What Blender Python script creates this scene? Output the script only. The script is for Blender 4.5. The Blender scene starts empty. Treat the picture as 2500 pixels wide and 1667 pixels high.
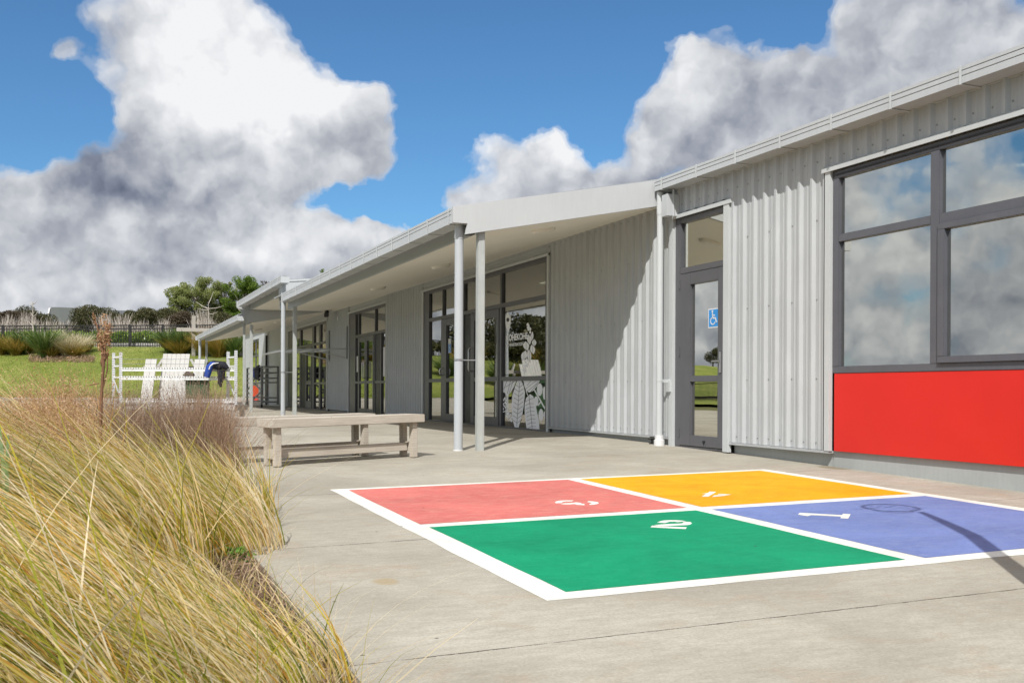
import bpy, bmesh, math, random
import numpy as np
from mathutils import Vector, Matrix
random.seed(7); rng=np.random.default_rng(11)
scene=bpy.context.scene; COL=scene.collection
R=math.radians
BETA=R(22.5); CB,SB=math.cos(BETA),math.sin(BETA)
def cw(X,Y): return (X*CB+Y*SB, -X*SB+Y*CB)          # camera-heading ground axes -> world
def cdepth(x,y): return x*SB+y*CB
def ip(v,xs,ys): return float(np.interp(v,xs,ys))
def terr(x,y):                                        # height of the finished ground
    p=.0130*x+.0184*y
    k=.03
    base=min(p,.318) if abs(p-.318)>k else (p+.318)/2-abs(k-abs(p-.318))**2*0-((k-abs(p-.318))**2)/(4*k)*1-abs(p-.318)/2
    base=max(base,-.25)
    Y=cdepth(x,y)
    if Y>43: base=max(base,0)+ip(Y,[43,52,66,74,100,160,400],[0,.39,3.36,3.68,4.3,5.2,7])
    return base
# ---------------------------------------------------------------- materials
def newmat(name):
    m=bpy.data.materials.new(name); m.use_nodes=True; nt=m.node_tree; nt.nodes.clear()
    out=nt.nodes.new('ShaderNodeOutputMaterial'); return m,nt,out
def nd(nt,t,**k):
    n=nt.nodes.new(t)
    for a,b in k.items(): setattr(n,a,b)
    return n
def lk(nt,a,b): nt.links.new(a,b)
def setv(n,**k):
    for a,b in k.items(): n.inputs[a.replace('_',' ')].default_value=b
def rgba(c): return (c[0],c[1],c[2],1)
def noise(nt,vec,scale,detail=4,rough=.55,dist=0):
    n=nd(nt,'ShaderNodeTexNoise'); setv(n,Scale=scale,Detail=detail,Roughness=rough,Distortion=dist)
    if vec is not None: lk(nt,vec,n.inputs['Vector'])
    return n.outputs['Fac']
def ramp(nt,fac,stops,interp='LINEAR'):
    r=nd(nt,'ShaderNodeValToRGB'); r.color_ramp.interpolation=interp
    e=r.color_ramp.elements
    while len(e)<len(stops): e.new(.5)
    for i,(p,c) in enumerate(stops): e[i].position=p; e[i].color=rgba(c) if len(c)==3 else c
    lk(nt,fac,r.inputs['Fac']); return r.outputs['Color']
def math_(nt,op,a,b=None,c=None,clamp=False):
    n=nd(nt,'ShaderNodeMath',operation=op); n.use_clamp=clamp
    for i,v in enumerate((a,b,c)):
        if v is None: continue
        if isinstance(v,(int,float)): n.inputs[i].default_value=v
        else: lk(nt,v,n.inputs[i])
    return n.outputs[0]
def mix(nt,fac,a,b,mode='MIX'):
    n=nd(nt,'ShaderNodeMix',data_type='RGBA',blend_type=mode)
    for s,v in ((n.inputs[0],fac),(n.inputs[6],a),(n.inputs[7],b)):
        if isinstance(v,(int,float)): s.default_value=v
        elif isinstance(v,tuple): s.default_value=rgba(v)
        else: lk(nt,v,s)
    return n.outputs[2]
def pos(nt): return nd(nt,'ShaderNodeNewGeometry').outputs['Position']
def objc(nt): return nd(nt,'ShaderNodeTexCoord').outputs['Object']
def mapping(nt,vec,scale=(1,1,1),rot=(0,0,0)):
    m=nd(nt,'ShaderNodeMapping'); m.inputs['Scale'].default_value=scale; m.inputs['Rotation'].default_value=rot
    lk(nt,vec,m.inputs['Vector']); return m.outputs[0]
def bump(nt,h,strength=.3,dist=.01):
    b=nd(nt,'ShaderNodeBump'); setv(b,Strength=strength,Distance=dist); lk(nt,h,b.inputs['Height']); return b.outputs[0]
def principled(nt,out,col,rough=.6,metal=0,normal=None,spec=.5):
    p=nd(nt,'ShaderNodeBsdfPrincipled')
    if isinstance(col,tuple): p.inputs['Base Color'].default_value=rgba(col)
    else: lk(nt,col,p.inputs['Base Color'])
    if isinstance(rough,(int,float)): p.inputs['Roughness'].default_value=rough
    else: lk(nt,rough,p.inputs['Roughness'])
    p.inputs['Metallic'].default_value=metal; p.inputs['Specular IOR Level'].default_value=spec
    if normal is not None: lk(nt,normal,p.inputs['Normal'])
    lk(nt,p.outputs[0],out.inputs[0]); return p
def paint(name,c,rough=.5,metal=0,var=.12,scale=3,bs=.0,spec=.5):
    m,nt,out=newmat(name); v=pos(nt)
    n=noise(nt,v,scale,6,.6); n2=noise(nt,mapping(nt,v,(9,9,1.2)),3,4)
    f=math_(nt,'ADD',math_(nt,'MULTIPLY',n,.6),math_(nt,'MULTIPLY',n2,.4))
    d=tuple(x*(1-var) for x in c); l=tuple(min(1,x*(1+var)) for x in c)
    col=ramp(nt,f,[(.3,d),(.7,l)])
    principled(nt,out,col,ramp(nt,n,[(.3,(rough*.85,)*3),(.7,(min(1,rough*1.15),)*3)]),metal,bump(nt,noise(nt,v,60,3),bs,.003) if bs else None,spec)
    return m
M={}
M['clad']=paint('wall_cladding_paint',(.41,.425,.43),.42,0,.10,1.3,0)
M['trim']=paint('trim_paint',(.50,.52,.52),.45,0,.06,2)
M['gutter']=paint('gutter_paint',(.47,.49,.50),.38,0,.08,1.5)
M['fascia']=paint('fascia_paint',(.47,.485,.49),.5,0,.05,.8)
M['beam']=paint('beam_paint',(.40,.42,.42),.5,0,.06,1.2)
M['soffit']=paint('soffit_paint',(.86,.83,.73),.7,0,.05,.7)
M['frame']=paint('window_frame_paint',(.100,.102,.116),.38,0,.10,4)
M['doorframe']=paint('door_frame_paint',(.098,.098,.106),.38,0,.10,4)
M['plinth']=paint('plinth_paint',(.36,.38,.37),.75,0,.10,2,.3)
M['post']=paint('steel_post_paint',(.42,.44,.42),.4,.1,.12,5)
M['pipe']=paint('downpipe_plastic',(.42,.445,.46),.4,0,.05,2)
M['white']=paint('white_paint',(.66,.66,.65),.5,0,.04,5)
M['dark']=paint('black_plastic',(.012,.012,.014),.45,0,.2,5)
M['steel']=paint('brushed_steel',(.55,.55,.55),.3,.9,.08,9)
M['screw']=paint('screw_head',(.30,.31,.30),.4,.3,.1,9)
M['roof']=paint('roof_sheet',(.33,.34,.34),.45,0,.08,1)
M['galv']=paint('galvanised_frame',(.22,.23,.235),.45,.3,.15,9)
M['intwall']=paint('interior_wall',(.45,.43,.38),.8,0,.05,1)
M['intfloor']=paint('interior_carpet',(.10,.10,.11),.9,0,.2,4)
M['intceil']=paint('interior_ceiling',(.62,.60,.54),.8,0,.04,1)
M['vinyl']=paint('white_vinyl',(.88,.89,.90),.55,0,.03,3)
M['vein']=paint('dark_vinyl_line',(.03,.03,.035),.5,0,.1,3)
M['blue']=paint('blue_sign',(.03,.25,.62),.4,0,.05,5)
M['fence']=paint('black_fence_paint',(.018,.017,.018),.5,0,.2,5)
M['house']=paint('house_roof_sheet',(.065,.07,.078),.6,0,.1,.5)
M['housewall']=paint('house_wall',(.13,.14,.135),.8,0,.1,.5)
M['bin']=paint('green_bin_plastic',(.035,.085,.035),.5,0,.2,3)
M['cloth_blue']=paint('royal_blue_fabric',(.012,.05,.28),.85,0,.3,9)
M['cloth_black']=paint('black_fabric',(.008,.009,.016),.85,0,.3,9)
M['kerb']=paint('pale_kerb_concrete',(.62,.60,.56),.85,0,.12,3)
M['bark']=paint('brown_bark',(.10,.075,.055),.9,0,.35,6)
M['palebark']=paint('pale_bark',(.42,.38,.33),.9,0,.25,6)
M['seedhead']=paint('brown_seedhead',(.17,.085,.045),.85,0,.4,20)
M['soil']=paint('garden_soil',(.035,.026,.018),.95,0,.5,8,1)
M['shade']=paint('blue_shade_cloth',(.01,.10,.42),.8,0,.1,2)
# red panel
m,nt,out=newmat('red_panel_paint'); v=pos(nt)
c=ramp(nt,noise(nt,v,1.1,3),[(.3,(.60,.014,.008)),(.7,(.68,.018,.010))]); principled(nt,out,c,.38,0,bump(nt,noise(nt,v,1.5,2),.08,.02)); M['red']=m
# concrete paving
m,nt,out=newmat('broom_finished_concrete'); v=pos(nt)
n1=noise(nt,v,.9,6,.6,.6); n2=noise(nt,mapping(nt,v,(3,9,3)),1.8,8,.72); n3=noise(nt,v,90,3,.7); n4=noise(nt,v,2.6,6,.65,1.0); n5=noise(nt,mapping(nt,v,(12,26,12)),1.5,6,.75)
c=ramp(nt,n1,[(.30,(.315,.29,.24)),(.5,(.405,.378,.315)),(.70,(.49,.462,.392))])
c=mix(nt,ramp(nt,n2,[(.36,(0,)*3),(.66,(.60,)*3)]),c,(.29,.262,.212))
c=mix(nt,ramp(nt,n4,[(.54,(0,)*3),(.74,(.5,)*3)]),c,(.37,.275,.185))
c=mix(nt,ramp(nt,n5,[(.5,(0,)*3),(.75,(.30,)*3)]),c,(.54,.51,.45))
c=mix(nt,ramp(nt,n3,[(.35,(.35,)*3),(.6,(0,)*3)]),c,(.20,.18,.15))
sx=nd(nt,'ShaderNodeSeparateXYZ'); lk(nt,v,sx.inputs[0]); X,Yc=sx.outputs[0],sx.outputs[1]
wob=math_(nt,'MULTIPLY',math_(nt,'SUBTRACT',noise(nt,v,14,4,.7),.5),.02)
def jline(coord,start,step,w):
    a=math_(nt,'ADD',math_(nt,'SUBTRACT',coord,start-step*.5-step*40),wob)
    a=math_(nt,'MODULO',a,step); a=math_(nt,'ABSOLUTE',math_(nt,'SUBTRACT',a,step*.5))
    return math_(nt,'LESS_THAN',a,w)
wv=math_(nt,'MULTIPLY',ramp(nt,noise(nt,v,7,5,.8),[(.35,(.1,)*3),(.7,(1,)*3)]),.0085)
J=math_(nt,'MAXIMUM',jline(Yc,3.34,2.31,wv),jline(X,4.6,40,0.0))
c=mix(nt,math_(nt,'MULTIPLY',J,.88),c,(.045,.038,.03))
dk=nd(nt,'ShaderNodeTexVoronoi'); setv(dk,Scale=2.3); lk(nt,v,dk.inputs['Vector'])
c=mix(nt,math_(nt,'MULTIPLY',math_(nt,'LESS_THAN',dk.outputs['Distance'],.022),.7),c,(.06,.05,.035))
# damp stain by the red panel
def spot(cx,cy,rx,ry,lo=.6,hi=1.05):
    a=math_(nt,'MULTIPLY',math_(nt,'SUBTRACT',X,cx),1/rx); b=math_(nt,'MULTIPLY',math_(nt,'SUBTRACT',Yc,cy),1/ry)
    d=math_(nt,'SQRT',math_(nt,'ADD',math_(nt,'MULTIPLY',a,a),math_(nt,'MULTIPLY',b,b)))
    d=math_(nt,'ADD',d,math_(nt,'MULTIPLY',math_(nt,'SUBTRACT',n2,.5),1.2))
    return ramp(nt,d,[(lo,(1,)*3),(hi,(0,)*3)])
c=mix(nt,math_(nt,'MULTIPLY',spot(6.86,8.12,.13,.26),.62),c,(.16,.13,.075))
c=mix(nt,math_(nt,'MULTIPLY',spot(1.27,4.6,.07,.09),.5),c,(.33,.23,.10))
h=math_(nt,'ADD',math_(nt,'MULTIPLY',n3,.5),math_(nt,'ADD',n5,math_(nt,'MULTIPLY',J,-3)))
principled(nt,out,c,.9,0,bump(nt,h,.4,.005),.10); M['concrete']=m
def courtpaint(name,c,worn):
    m,nt,out=newmat(name); v=pos(nt)
    n1=noise(nt,v,1.6,5,.65,.8); n2=noise(nt,mapping(nt,v,(4,9,4)),2,7,.75); n3=noise(nt,v,55,3,.7)
    d=tuple(x*.80 for x in c); l=tuple(min(1,x*1.12) for x in c)
    cc=ramp(nt,n1,[(.3,d),(.7,l)])
    cc=mix(nt,ramp(nt,n2,[(.46,(0,)*3),(.72,(.60,)*3)]),cc,worn)
    n4=noise(nt,mapping(nt,v,(7,2.2,4)),2.4,8,.8,1.5); cc=mix(nt,ramp(nt,n4,[(.60,(0,)*3),(.68,(.34,)*3)]),cc,tuple(x*.62+.02 for x in c))
    cc=mix(nt,ramp(nt,n3,[(.30,(.30,)*3),(.5,(0,)*3)]),cc,tuple(x*.5 for x in c))
    dn=nd(nt,'ShaderNodeTexVoronoi'); setv(dn,Scale=3.0); lk(nt,v,dn.inputs['Vector'])
    cc=mix(nt,math_(nt,'MULTIPLY',math_(nt,'LESS_THAN',dn.outputs['Distance'],.03),.7),cc,(.05,.05,.04))
    principled(nt,out,cc,.7,0,bump(nt,math_(nt,'ADD',n3,n2),.3,.003),.12); return m
M['c_red']=courtpaint('faded_red_court_paint',(.56,.155,.135),(.60,.29,.23))
M['c_org']=courtpaint('yellow_court_paint',(.74,.34,.008),(.74,.40,.04))
M['c_grn']=courtpaint('green_court_paint',(.005,.25,.118),(.02,.30,.15))
M['c_blu']=courtpaint('blue_court_paint',(.155,.205,.43),(.22,.27,.43))
M['c_wht']=courtpaint('white_line_paint',(.74,.725,.66),(.60,.57,.49))
# timber
def timber(name,a,b,g):
    m,nt,out=newmat(name); v=objc(nt)
    w=nd(nt,'ShaderNodeTexWave',wave_type='BANDS',bands_direction='Z'); setv(w,Scale=11,Distortion=5,Detail=3,Detail_Scale=1.3)
    lk(nt,mapping(nt,v,(.35,1,1)),w.inputs['Vector'])
    n=noise(nt,mapping(nt,v,(1.2,16,16)),3,6,.65); n2=noise(nt,v,2.2,4)
    c=mix(nt,n,a,b); c=mix(nt,math_(nt,'MULTIPLY',w.outputs['Fac'],.14),c,g); c=mix(nt,ramp(nt,n2,[(.45,(0,)*3),(.75,(.35,)*3)]),c,g)
    principled(nt,out,c,.8,0,bump(nt,n,.35,.004),.2); return m
M['wood']=timber('weathered_timber',(.37,.325,.265),(.62,.57,.49),(.25,.205,.16))
M['whitewood']=timber('whitewashed_timber',(.42,.41,.39),(.60,.59,.56),(.30,.28,.255))
M['greywood']=timber('grey_timber_post',(.34,.31,.28),(.46,.43,.39),(.22,.19,.16))
# perforated steel (pattern in the material)
m,nt,out=newmat('perforated_white_steel'); v=objc(nt)
s=nd(nt,'ShaderNodeSeparateXYZ'); lk(nt,v,s.inputs[0])
a=math_(nt,'PINGPONG',math_(nt,'ADD',s.outputs[2],10),.02); hole=math_(nt,'LESS_THAN',a,.006)
c=mix(nt,math_(nt,'MULTIPLY',hole,.75),(.60,.61,.62),(.12,.12,.13)); principled(nt,out,c,.45); M['perf']=m
# glass panes: mirror-like tinted glazing
def glass(name,tint,f0):
    m,nt,out=newmat(name)
    lw=nd(nt,'ShaderNodeLayerWeight'); setv(lw,Blend=.5)
    fac=math_(nt,'ADD',math_(nt,'MULTIPLY',math_(nt,'POWER',lw.outputs['Facing'],2.2),.50),f0,clamp=True)
    g=nd(nt,'ShaderNodeBsdfGlossy'); setv(g,Roughness=0.0); g.inputs['Color'].default_value=rgba(tint)
    b=bump(nt,noise(nt,pos(nt),.7,2),.06,.03); lk(nt,b,g.inputs['Normal'])
    t=nd(nt,'ShaderNodeBsdfTransparent'); t.inputs['Color'].default_value=(.42,.44,.40,1)
    mx=nd(nt,'ShaderNodeMixShader'); lk(nt,fac,mx.inputs[0]); lk(nt,t.outputs[0],mx.inputs[1]); lk(nt,g.outputs[0],mx.inputs[2]); lk(nt,mx.outputs[0],out.inputs[0]); return m
M['glass']=glass('tinted_window_glass',(.97,.97,.90),.60)
M['glass_e']=glass('entrance_glass',(.96,.96,.92),.28)
# emitters
m,nt,out=newmat('lit_ceiling_panel'); e=nd(nt,'ShaderNodeEmission'); e.inputs[0].default_value=(1,.95,.82,1); e.inputs[1].default_value=2.2; lk(nt,e.outputs[0],out.inputs[0]); M['lit']=m
M['lamp']=paint('soffit_light_diffuser',(.78,.76,.68),.4,0,.03,4)
# foliage by random island
def leafmat(name,stops,trans=.35,rough=.55,spec=.3):
    m,nt,out=newmat(name); g=nd(nt,'ShaderNodeNewGeometry')
    c=ramp(nt,g.outputs['Random Per Island'],stops)
    lk2=noise(nt,g.outputs['Position'],1.3,3)
    c=mix(nt,ramp(nt,lk2,[(.35,(.35,)*3),(.6,(0,)*3)]),c,stops[0][1])
    p=nd(nt,'ShaderNodeBsdfPrincipled'); lk(nt,c,p.inputs['Base Color']); setv(p,Roughness=rough); p.inputs['Specular IOR Level'].default_value=spec
    t=nd(nt,'ShaderNodeBsdfTranslucent'); lk(nt,c,t.inputs[0])
    mx=nd(nt,'ShaderNodeMixShader'); mx.inputs[0].default_value=trans; lk(nt,p.outputs[0],mx.inputs[1]); lk(nt,t.outputs[0],mx.inputs[2]); lk(nt,mx.outputs[0],out.inputs[0]); return m
M['tussock']=leafmat('dry_tussock_blades',[(0,(.10,.13,.012)),(.13,(.30,.33,.03)),(.27,(.60,.50,.05)),(.40,(.84,.64,.27)),(.58,(.92,.74,.43)),(.82,(.96,.85,.64)),(.91,(.78,.46,.06)),(1,(.50,.24,.05))],.52)
M['rust']=leafmat('rusty_seed_grass',[(0,(.30,.20,.07)),(.3,(.46,.26,.13)),(.6,(.55,.33,.20)),(1,(.62,.44,.28))],.3)
M['brownseed']=leafmat('brown_seed_stems',[(0,(.18,.12,.08)),(.5,(.36,.24,.16)),(1,(.52,.38,.26))],.3)
M['orange']=leafmat('orange_sedge',[(0,(.12,.13,.02)),(.4,(.32,.26,.05)),(.7,(.48,.30,.07)),(1,(.55,.38,.12))],.3)
M['pale']=leafmat('pale_tussock',[(0,(.36,.32,.14)),(.5,(.64,.56,.38)),(1,(.78,.70,.54))],.3)
M['flax']=leafmat('flax_leaf',[(0,(.05,.10,.025)),(.5,(.13,.20,.05)),(1,(.28,.33,.10))],.3,.4,.5)
M['bigflax']=leafmat('broad_flax_leaf',[(0,(.10,.17,.05)),(.6,(.16,.25,.09)),(1,(.24,.33,.15))],.3,.35,.6)
M['hedge']=leafmat('hedge_leaf',[(0,(.08,.15,.015)),(.4,(.22,.36,.04)),(.75,(.42,.56,.08)),(1,(.58,.68,.16))],.45,.35,.5)
M['bush']=leafmat('dark_bush_leaf',[(0,(.045,.05,.02)),(.5,(.085,.088,.034)),(.8,(.12,.115,.045)),(1,(.16,.13,.065))],.25)
M['brownbush']=leafmat('brown_bush_leaf',[(0,(.05,.035,.022)),(.6,(.10,.075,.045)),(1,(.14,.11,.06))],.2)
M['tree']=leafmat('spring_tree_leaf',[(0,(.14,.19,.05)),(.4,(.28,.33,.09)),(.75,(.42,.44,.17)),(1,(.55,.54,.30))],.5)
M['tree2']=leafmat('green_tree_leaf',[(0,(.06,.12,.015)),(.5,(.15,.24,.03)),(1,(.27,.36,.06))],.45)
M['lawnblade']=leafmat('lawn_blade',[(0,(.12,.18,.03)),(.5,(.24,.29,.06)),(1,(.40,.38,.12))],.35)
M['cane']=leafmat('bare_cane',[(0,(.28,.24,.20)),(.5,(.44,.39,.34)),(1,(.60,.54,.47))],.0)
M['weed']=leafmat('weed_leaf',[(0,(.06,.14,.02)),(1,(.16,.32,.05))],.35)
m,nt,out=newmat('mown_lawn'); v=pos(nt)
c=ramp(nt,noise(nt,v,.35,6,.7),[(.3,(.15,.19,.035)),(.5,(.22,.25,.055)),(.7,(.33,.32,.10))])
c=mix(nt,ramp(nt,noise(nt,v,9,5,.8),[(.4,(0,)*3),(.7,(.5,)*3)]),c,(.05,.09,.015))
principled(nt,out,c,.9,0,bump(nt,noise(nt,v,25,5,.8),.8,.05),.1); M['lawn']=m
m,nt,out=newmat('rough_earth'); v=pos(nt)
c=ramp(nt,noise(nt,v,.3,7,.7),[(.3,(.09,.10,.03)),(.6,(.14,.13,.06)),(.8,(.17,.13,.08))]); principled(nt,out,c,.95,0,None,.1); M['earth']=m
# ---------------------------------------------------------------- object helpers
def tag(o,label=None,cat=None,group=None,kind=None):
    if label: o['label']=label
    if cat: o['category']=cat
    if group: o['group']=group
    if kind: o['kind']=kind
    return o
ORG={}
def empty(name,loc,label,cat,group=None,rz=0):
    o=bpy.data.objects.new(name,None); COL.objects.link(o); o.location=loc; o.rotation_euler=(0,0,rz); o.empty_display_size=.2
    ORG[o]=Vector(loc) if rz==0 else Vector((0,0,0))
    return tag(o,label,cat,group)
def link_mesh(name,me,mat,parent=None,origin=None):
    o=bpy.data.objects.new(name,me); COL.objects.link(o)
    if mat: me.materials.append(mat)
    if parent is not None:
        o.parent=parent; ORG[o]=ORG[parent]; off=ORG[parent]
    else:
        off=Vector(origin) if origin else Vector((0,0,0)); o.location=off; ORG[o]=off
    if off.length>0: me.transform(Matrix.Translation(-off))
    return o
class MB:
    def __init__(s): s.v=[]; s.f=[]; s.m=[]; s.cur=0
    def add(s,vs,fs):
        n=len(s.v); s.v+= [tuple(v) for v in vs]; s.f+=[tuple(i+n for i in f) for f in fs]; s.m+=[s.cur]*len(fs); return s
    def box(s,x0,x1,y0,y1,z0,z1):
        if x0>x1:x0,x1=x1,x0
        if y0>y1:y0,y1=y1,y0
        if z0>z1:z0,z1=z1,z0
        return s.add([(x0,y0,z0),(x1,y0,z0),(x1,y1,z0),(x0,y1,z0),(x0,y0,z1),(x1,y0,z1),(x1,y1,z1),(x0,y1,z1)],
            [(0,3,2,1),(4,5,6,7),(0,1,5,4),(1,2,6,5),(2,3,7,6),(3,0,4,7)])
    def prism(s,pts,axis,a,b):       # pts: 2-D polygon, extruded along axis from a to b
        n=len(pts)
        def P(p,t): return {'x':(t,p[0],p[1]),'y':(p[0],t,p[1]),'z':(p[0],p[1],t)}[axis]
        vs=[P(p,a) for p in pts]+[P(p,b) for p in pts]
        fs=[tuple(range(n))[::-1],tuple(range(n,2*n))]+[(i,(i+1)%n,n+(i+1)%n,n+i) for i in range(n)]
        return s.add(vs,fs)
    def tube(s,path,r,n=8,cap=True):
        path=[Vector(p) for p in path]; rs=r if isinstance(r,(list,tuple)) else [r]*len(path)
        base=len(s.v); up=None; vs=[];fs=[]
        for i,p in enumerate(path):
            t=(path[min(i+1,len(path)-1)]-path[max(i-1,0)]).normalized()
            if up is None: up=t.orthogonal().normalized()
            else: up=(up-t*up.dot(t)).normalized()
            w=t.cross(up)
            for k in range(n):
                a=2*math.pi*k/n; vs.append(p+(up*math.cos(a)+w*math.sin(a))*rs[i])
        for i in range(len(path)-1):
            for k in range(n): fs.append((i*n+k,i*n+(k+1)%n,(i+1)*n+(k+1)%n,(i+1)*n+k))
        if cap: fs.append(tuple(range(n))[::-1]); fs.append(tuple((len(path)-1)*n+k for k in range(n)))
        return s.add(vs,fs)
    def bar(s,p,q,w,h=None,up=(0,0,1)):
        p,q=Vector(p),Vector(q); h=h or w; t=(q-p).normalized(); u=Vector(up)
        if abs(t.dot(u))>.98: u=Vector((0,1,0))
        a=t.cross(u).normalized(); b=a.cross(t)
        vs=[o+a*i*w/2+b*j*h/2 for o in (p,q) for i,j in ((-1,-1),(1,-1),(1,1),(-1,1))]
        return s.add(vs,[(3,2,1,0),(4,5,6,7),(0,1,5,4),(1,2,6,5),(2,3,7,6),(3,0,4,7)])
    def build(s,name,mat,parent=None,bevel=0,smooth=False,origin=None,label=None,cat=None,kind=None,extra=()):
        me=bpy.data.meshes.new(name); me.from_pydata(s.v,[],s.f); me.update()
        if len(s.m)==len(s.f) and any(s.m): me.polygons.foreach_set('material_index',s.m)
        bm=bmesh.new(); bm.from_mesh(me); bmesh.ops.recalc_face_normals(bm,faces=bm.faces)
        if bevel: bmesh.ops.bevel(bm,geom=[e for e in bm.edges if e.is_manifold and e.calc_face_angle(0)>.6],offset=bevel,segments=2,affect='EDGES',clamp_overlap=True)
        bm.to_mesh(me); bm.free()
        if smooth:
            for p in me.polygons: p.use_smooth=True
            me.set_sharp_from_angle(angle=R(40))
        o=link_mesh(name,me,mat,parent,origin)
        for e in extra: me.materials.append(e)
        return tag(o,label,cat,None,kind)
def npmesh(name,verts,quads,mat,parent=None,smooth=False):
    me=bpy.data.meshes.new(name); verts=np.ascontiguousarray(verts,dtype=np.float32); quads=np.ascontiguousarray(quads,dtype=np.int32)
    me.vertices.add(len(verts)); me.vertices.foreach_set('co',verts.ravel())
    me.loops.add(quads.size); me.loops.foreach_set('vertex_index',quads.ravel())
    me.polygons.add(len(quads)); me.polygons.foreach_set('loop_start',np.arange(0,quads.size,4,dtype=np.int32))
    me.update(calc_edges=True)
    if smooth: me.polygons.foreach_set('use_smooth',np.ones(len(quads),bool))
    return link_mesh(name,me,mat,parent)
def ribbons(root,H,lean,curv,width,seg=5,tip=.12):
    """root (N,3), H (N), lean (N,2) sideways travel per unit height, curv (N) droop"""
    N=len(H); t=np.linspace(0,1,seg+1)[None,:,None]
    up=np.array([0,0,1.])[None,None,:]
    L=np.concatenate([lean,np.zeros((N,1))],1)[:,None,:]
    h=H[:,None,None]; c=curv[:,None,None]
    P=root[:,None,:]+h*(up*(t-c*t**2.2)+L*(.25*t+.75*t**2))
    a=rng.uniform(0,np.pi,N); side=np.stack([np.cos(a),np.sin(a),np.zeros(N)],1)[:,None,:]
    w=width[:,None,None]*(1-(1-tip)*t**1.5)*.5
    V=np.stack([P-side*w,P+side*w],2).reshape(-1,3)     # N,(seg+1),2
    k=np.arange(N)[:,None]*(2*(seg+1)); j=(np.arange(seg)*2)[None,:]
    b=k+j; Q=np.stack([b,b+1,b+3,b+2],-1).reshape(-1,4)
    return V,Q
def join(parts):
    V=[];Q=[];n=0
    for v,q in parts: V.append(v);Q.append(q+n);n+=len(v)
    return np.concatenate(V),np.concatenate(Q)
def leafquads(C,size,asp=.55):
    N=len(C); d=rng.normal(size=(N,3)); d/=np.linalg.norm(d,axis=1)[:,None]
    e=np.cross(d,rng.normal(size=(N,3))); e/=np.linalg.norm(e,axis=1)[:,None]
    s=(size*rng.uniform(.6,1.3,N))[:,None]; a=d*s*.5; b=e*s*.5*asp
    V=np.stack([C-a,C+b,C+a,C-b],1).reshape(-1,3); Q=np.arange(4*N).reshape(-1,4); return V,Q
def blob(center,rad,n,fill=.45):
    d=rng.normal(size=(n,3)); d/=np.linalg.norm(d,axis=1)[:,None]
    r=(fill+(1-fill)*rng.random(n)**.5)[:,None]; return np.array(center)+d*r*np.array(rad)
SUN_E=4.3; CLOUD_BASE=.62; SKY_S=.098; SKY_TINT=(.55,.86,1.05); CLOUD_S=.86; BACK_S=0.0; EXPO=0.17
NUM= {'number_three':[[(3.163,6.797),(3.203,6.854),(3.24,6.877),(3.275,6.877),(3.347,6.854),(3.305,6.8),(3.266,6.816),(3.229,6.799),(3.192,6.744),(3.153,6.755)],[(3.168,6.708),(3.204,6.729),(3.25,6.72),(3.285,6.731),(3.313,6.742),(3.33,6.705),(3.316,6.66),(3.327,6.641),(3.318,6.609),(3.298,6.579),(3.262,6.618),(3.258,6.667),(3.22,6.657),(3.181,6.681)],[(3.393,6.723),(3.431,6.771),(3.456,6.741),(3.466,6.692),(3.45,6.64),(3.421,6.602),(3.378,6.577),(3.345,6.579),(3.362,6.627),(3.399,6.654),(3.407,6.692)]],'number_two':[[(3.364,5.662),(3.41,5.698),(3.451,5.721),(3.495,5.717),(3.538,5.696),(3.559,5.664),(3.563,5.629),(3.532,5.627),(3.493,5.624),(3.488,5.645),(3.459,5.658),(3.432,5.644),(3.399,5.619),(3.378,5.644)],[(3.287,5.576),(3.339,5.579),(3.392,5.578),(3.458,5.567),(3.492,5.564),(3.514,5.588),(3.525,5.611),(3.557,5.609),(3.573,5.596),(3.555,5.549),(3.519,5.509),(3.481,5.494),(3.422,5.508),(3.336,5.515),(3.301,5.546)],[(3.225,5.509),(3.266,5.558),(3.329,5.503),(3.434,5.417),(3.391,5.364),(3.328,5.414),(3.259,5.474)]],'number_four':[[(4.465,6.833),(4.504,6.831),(4.536,6.847),(4.597,6.917),(4.635,6.879),(4.523,6.765),(4.405,6.646),(4.356,6.667),(4.405,6.716),(4.482,6.797)],[(4.577,6.772),(4.649,6.691),(4.519,6.633),(4.42,6.62),(4.495,6.699),(4.532,6.698),(4.592,6.694),(4.557,6.737)]],'number_one':[[(4.428,5.595),(4.493,5.66),(4.537,5.62),(4.588,5.567),(4.689,5.465),(4.742,5.513),(4.771,5.472),(4.615,5.317),(4.58,5.352),(4.636,5.41),(4.544,5.497),(4.496,5.541),(4.441,5.513)]]}
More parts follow.
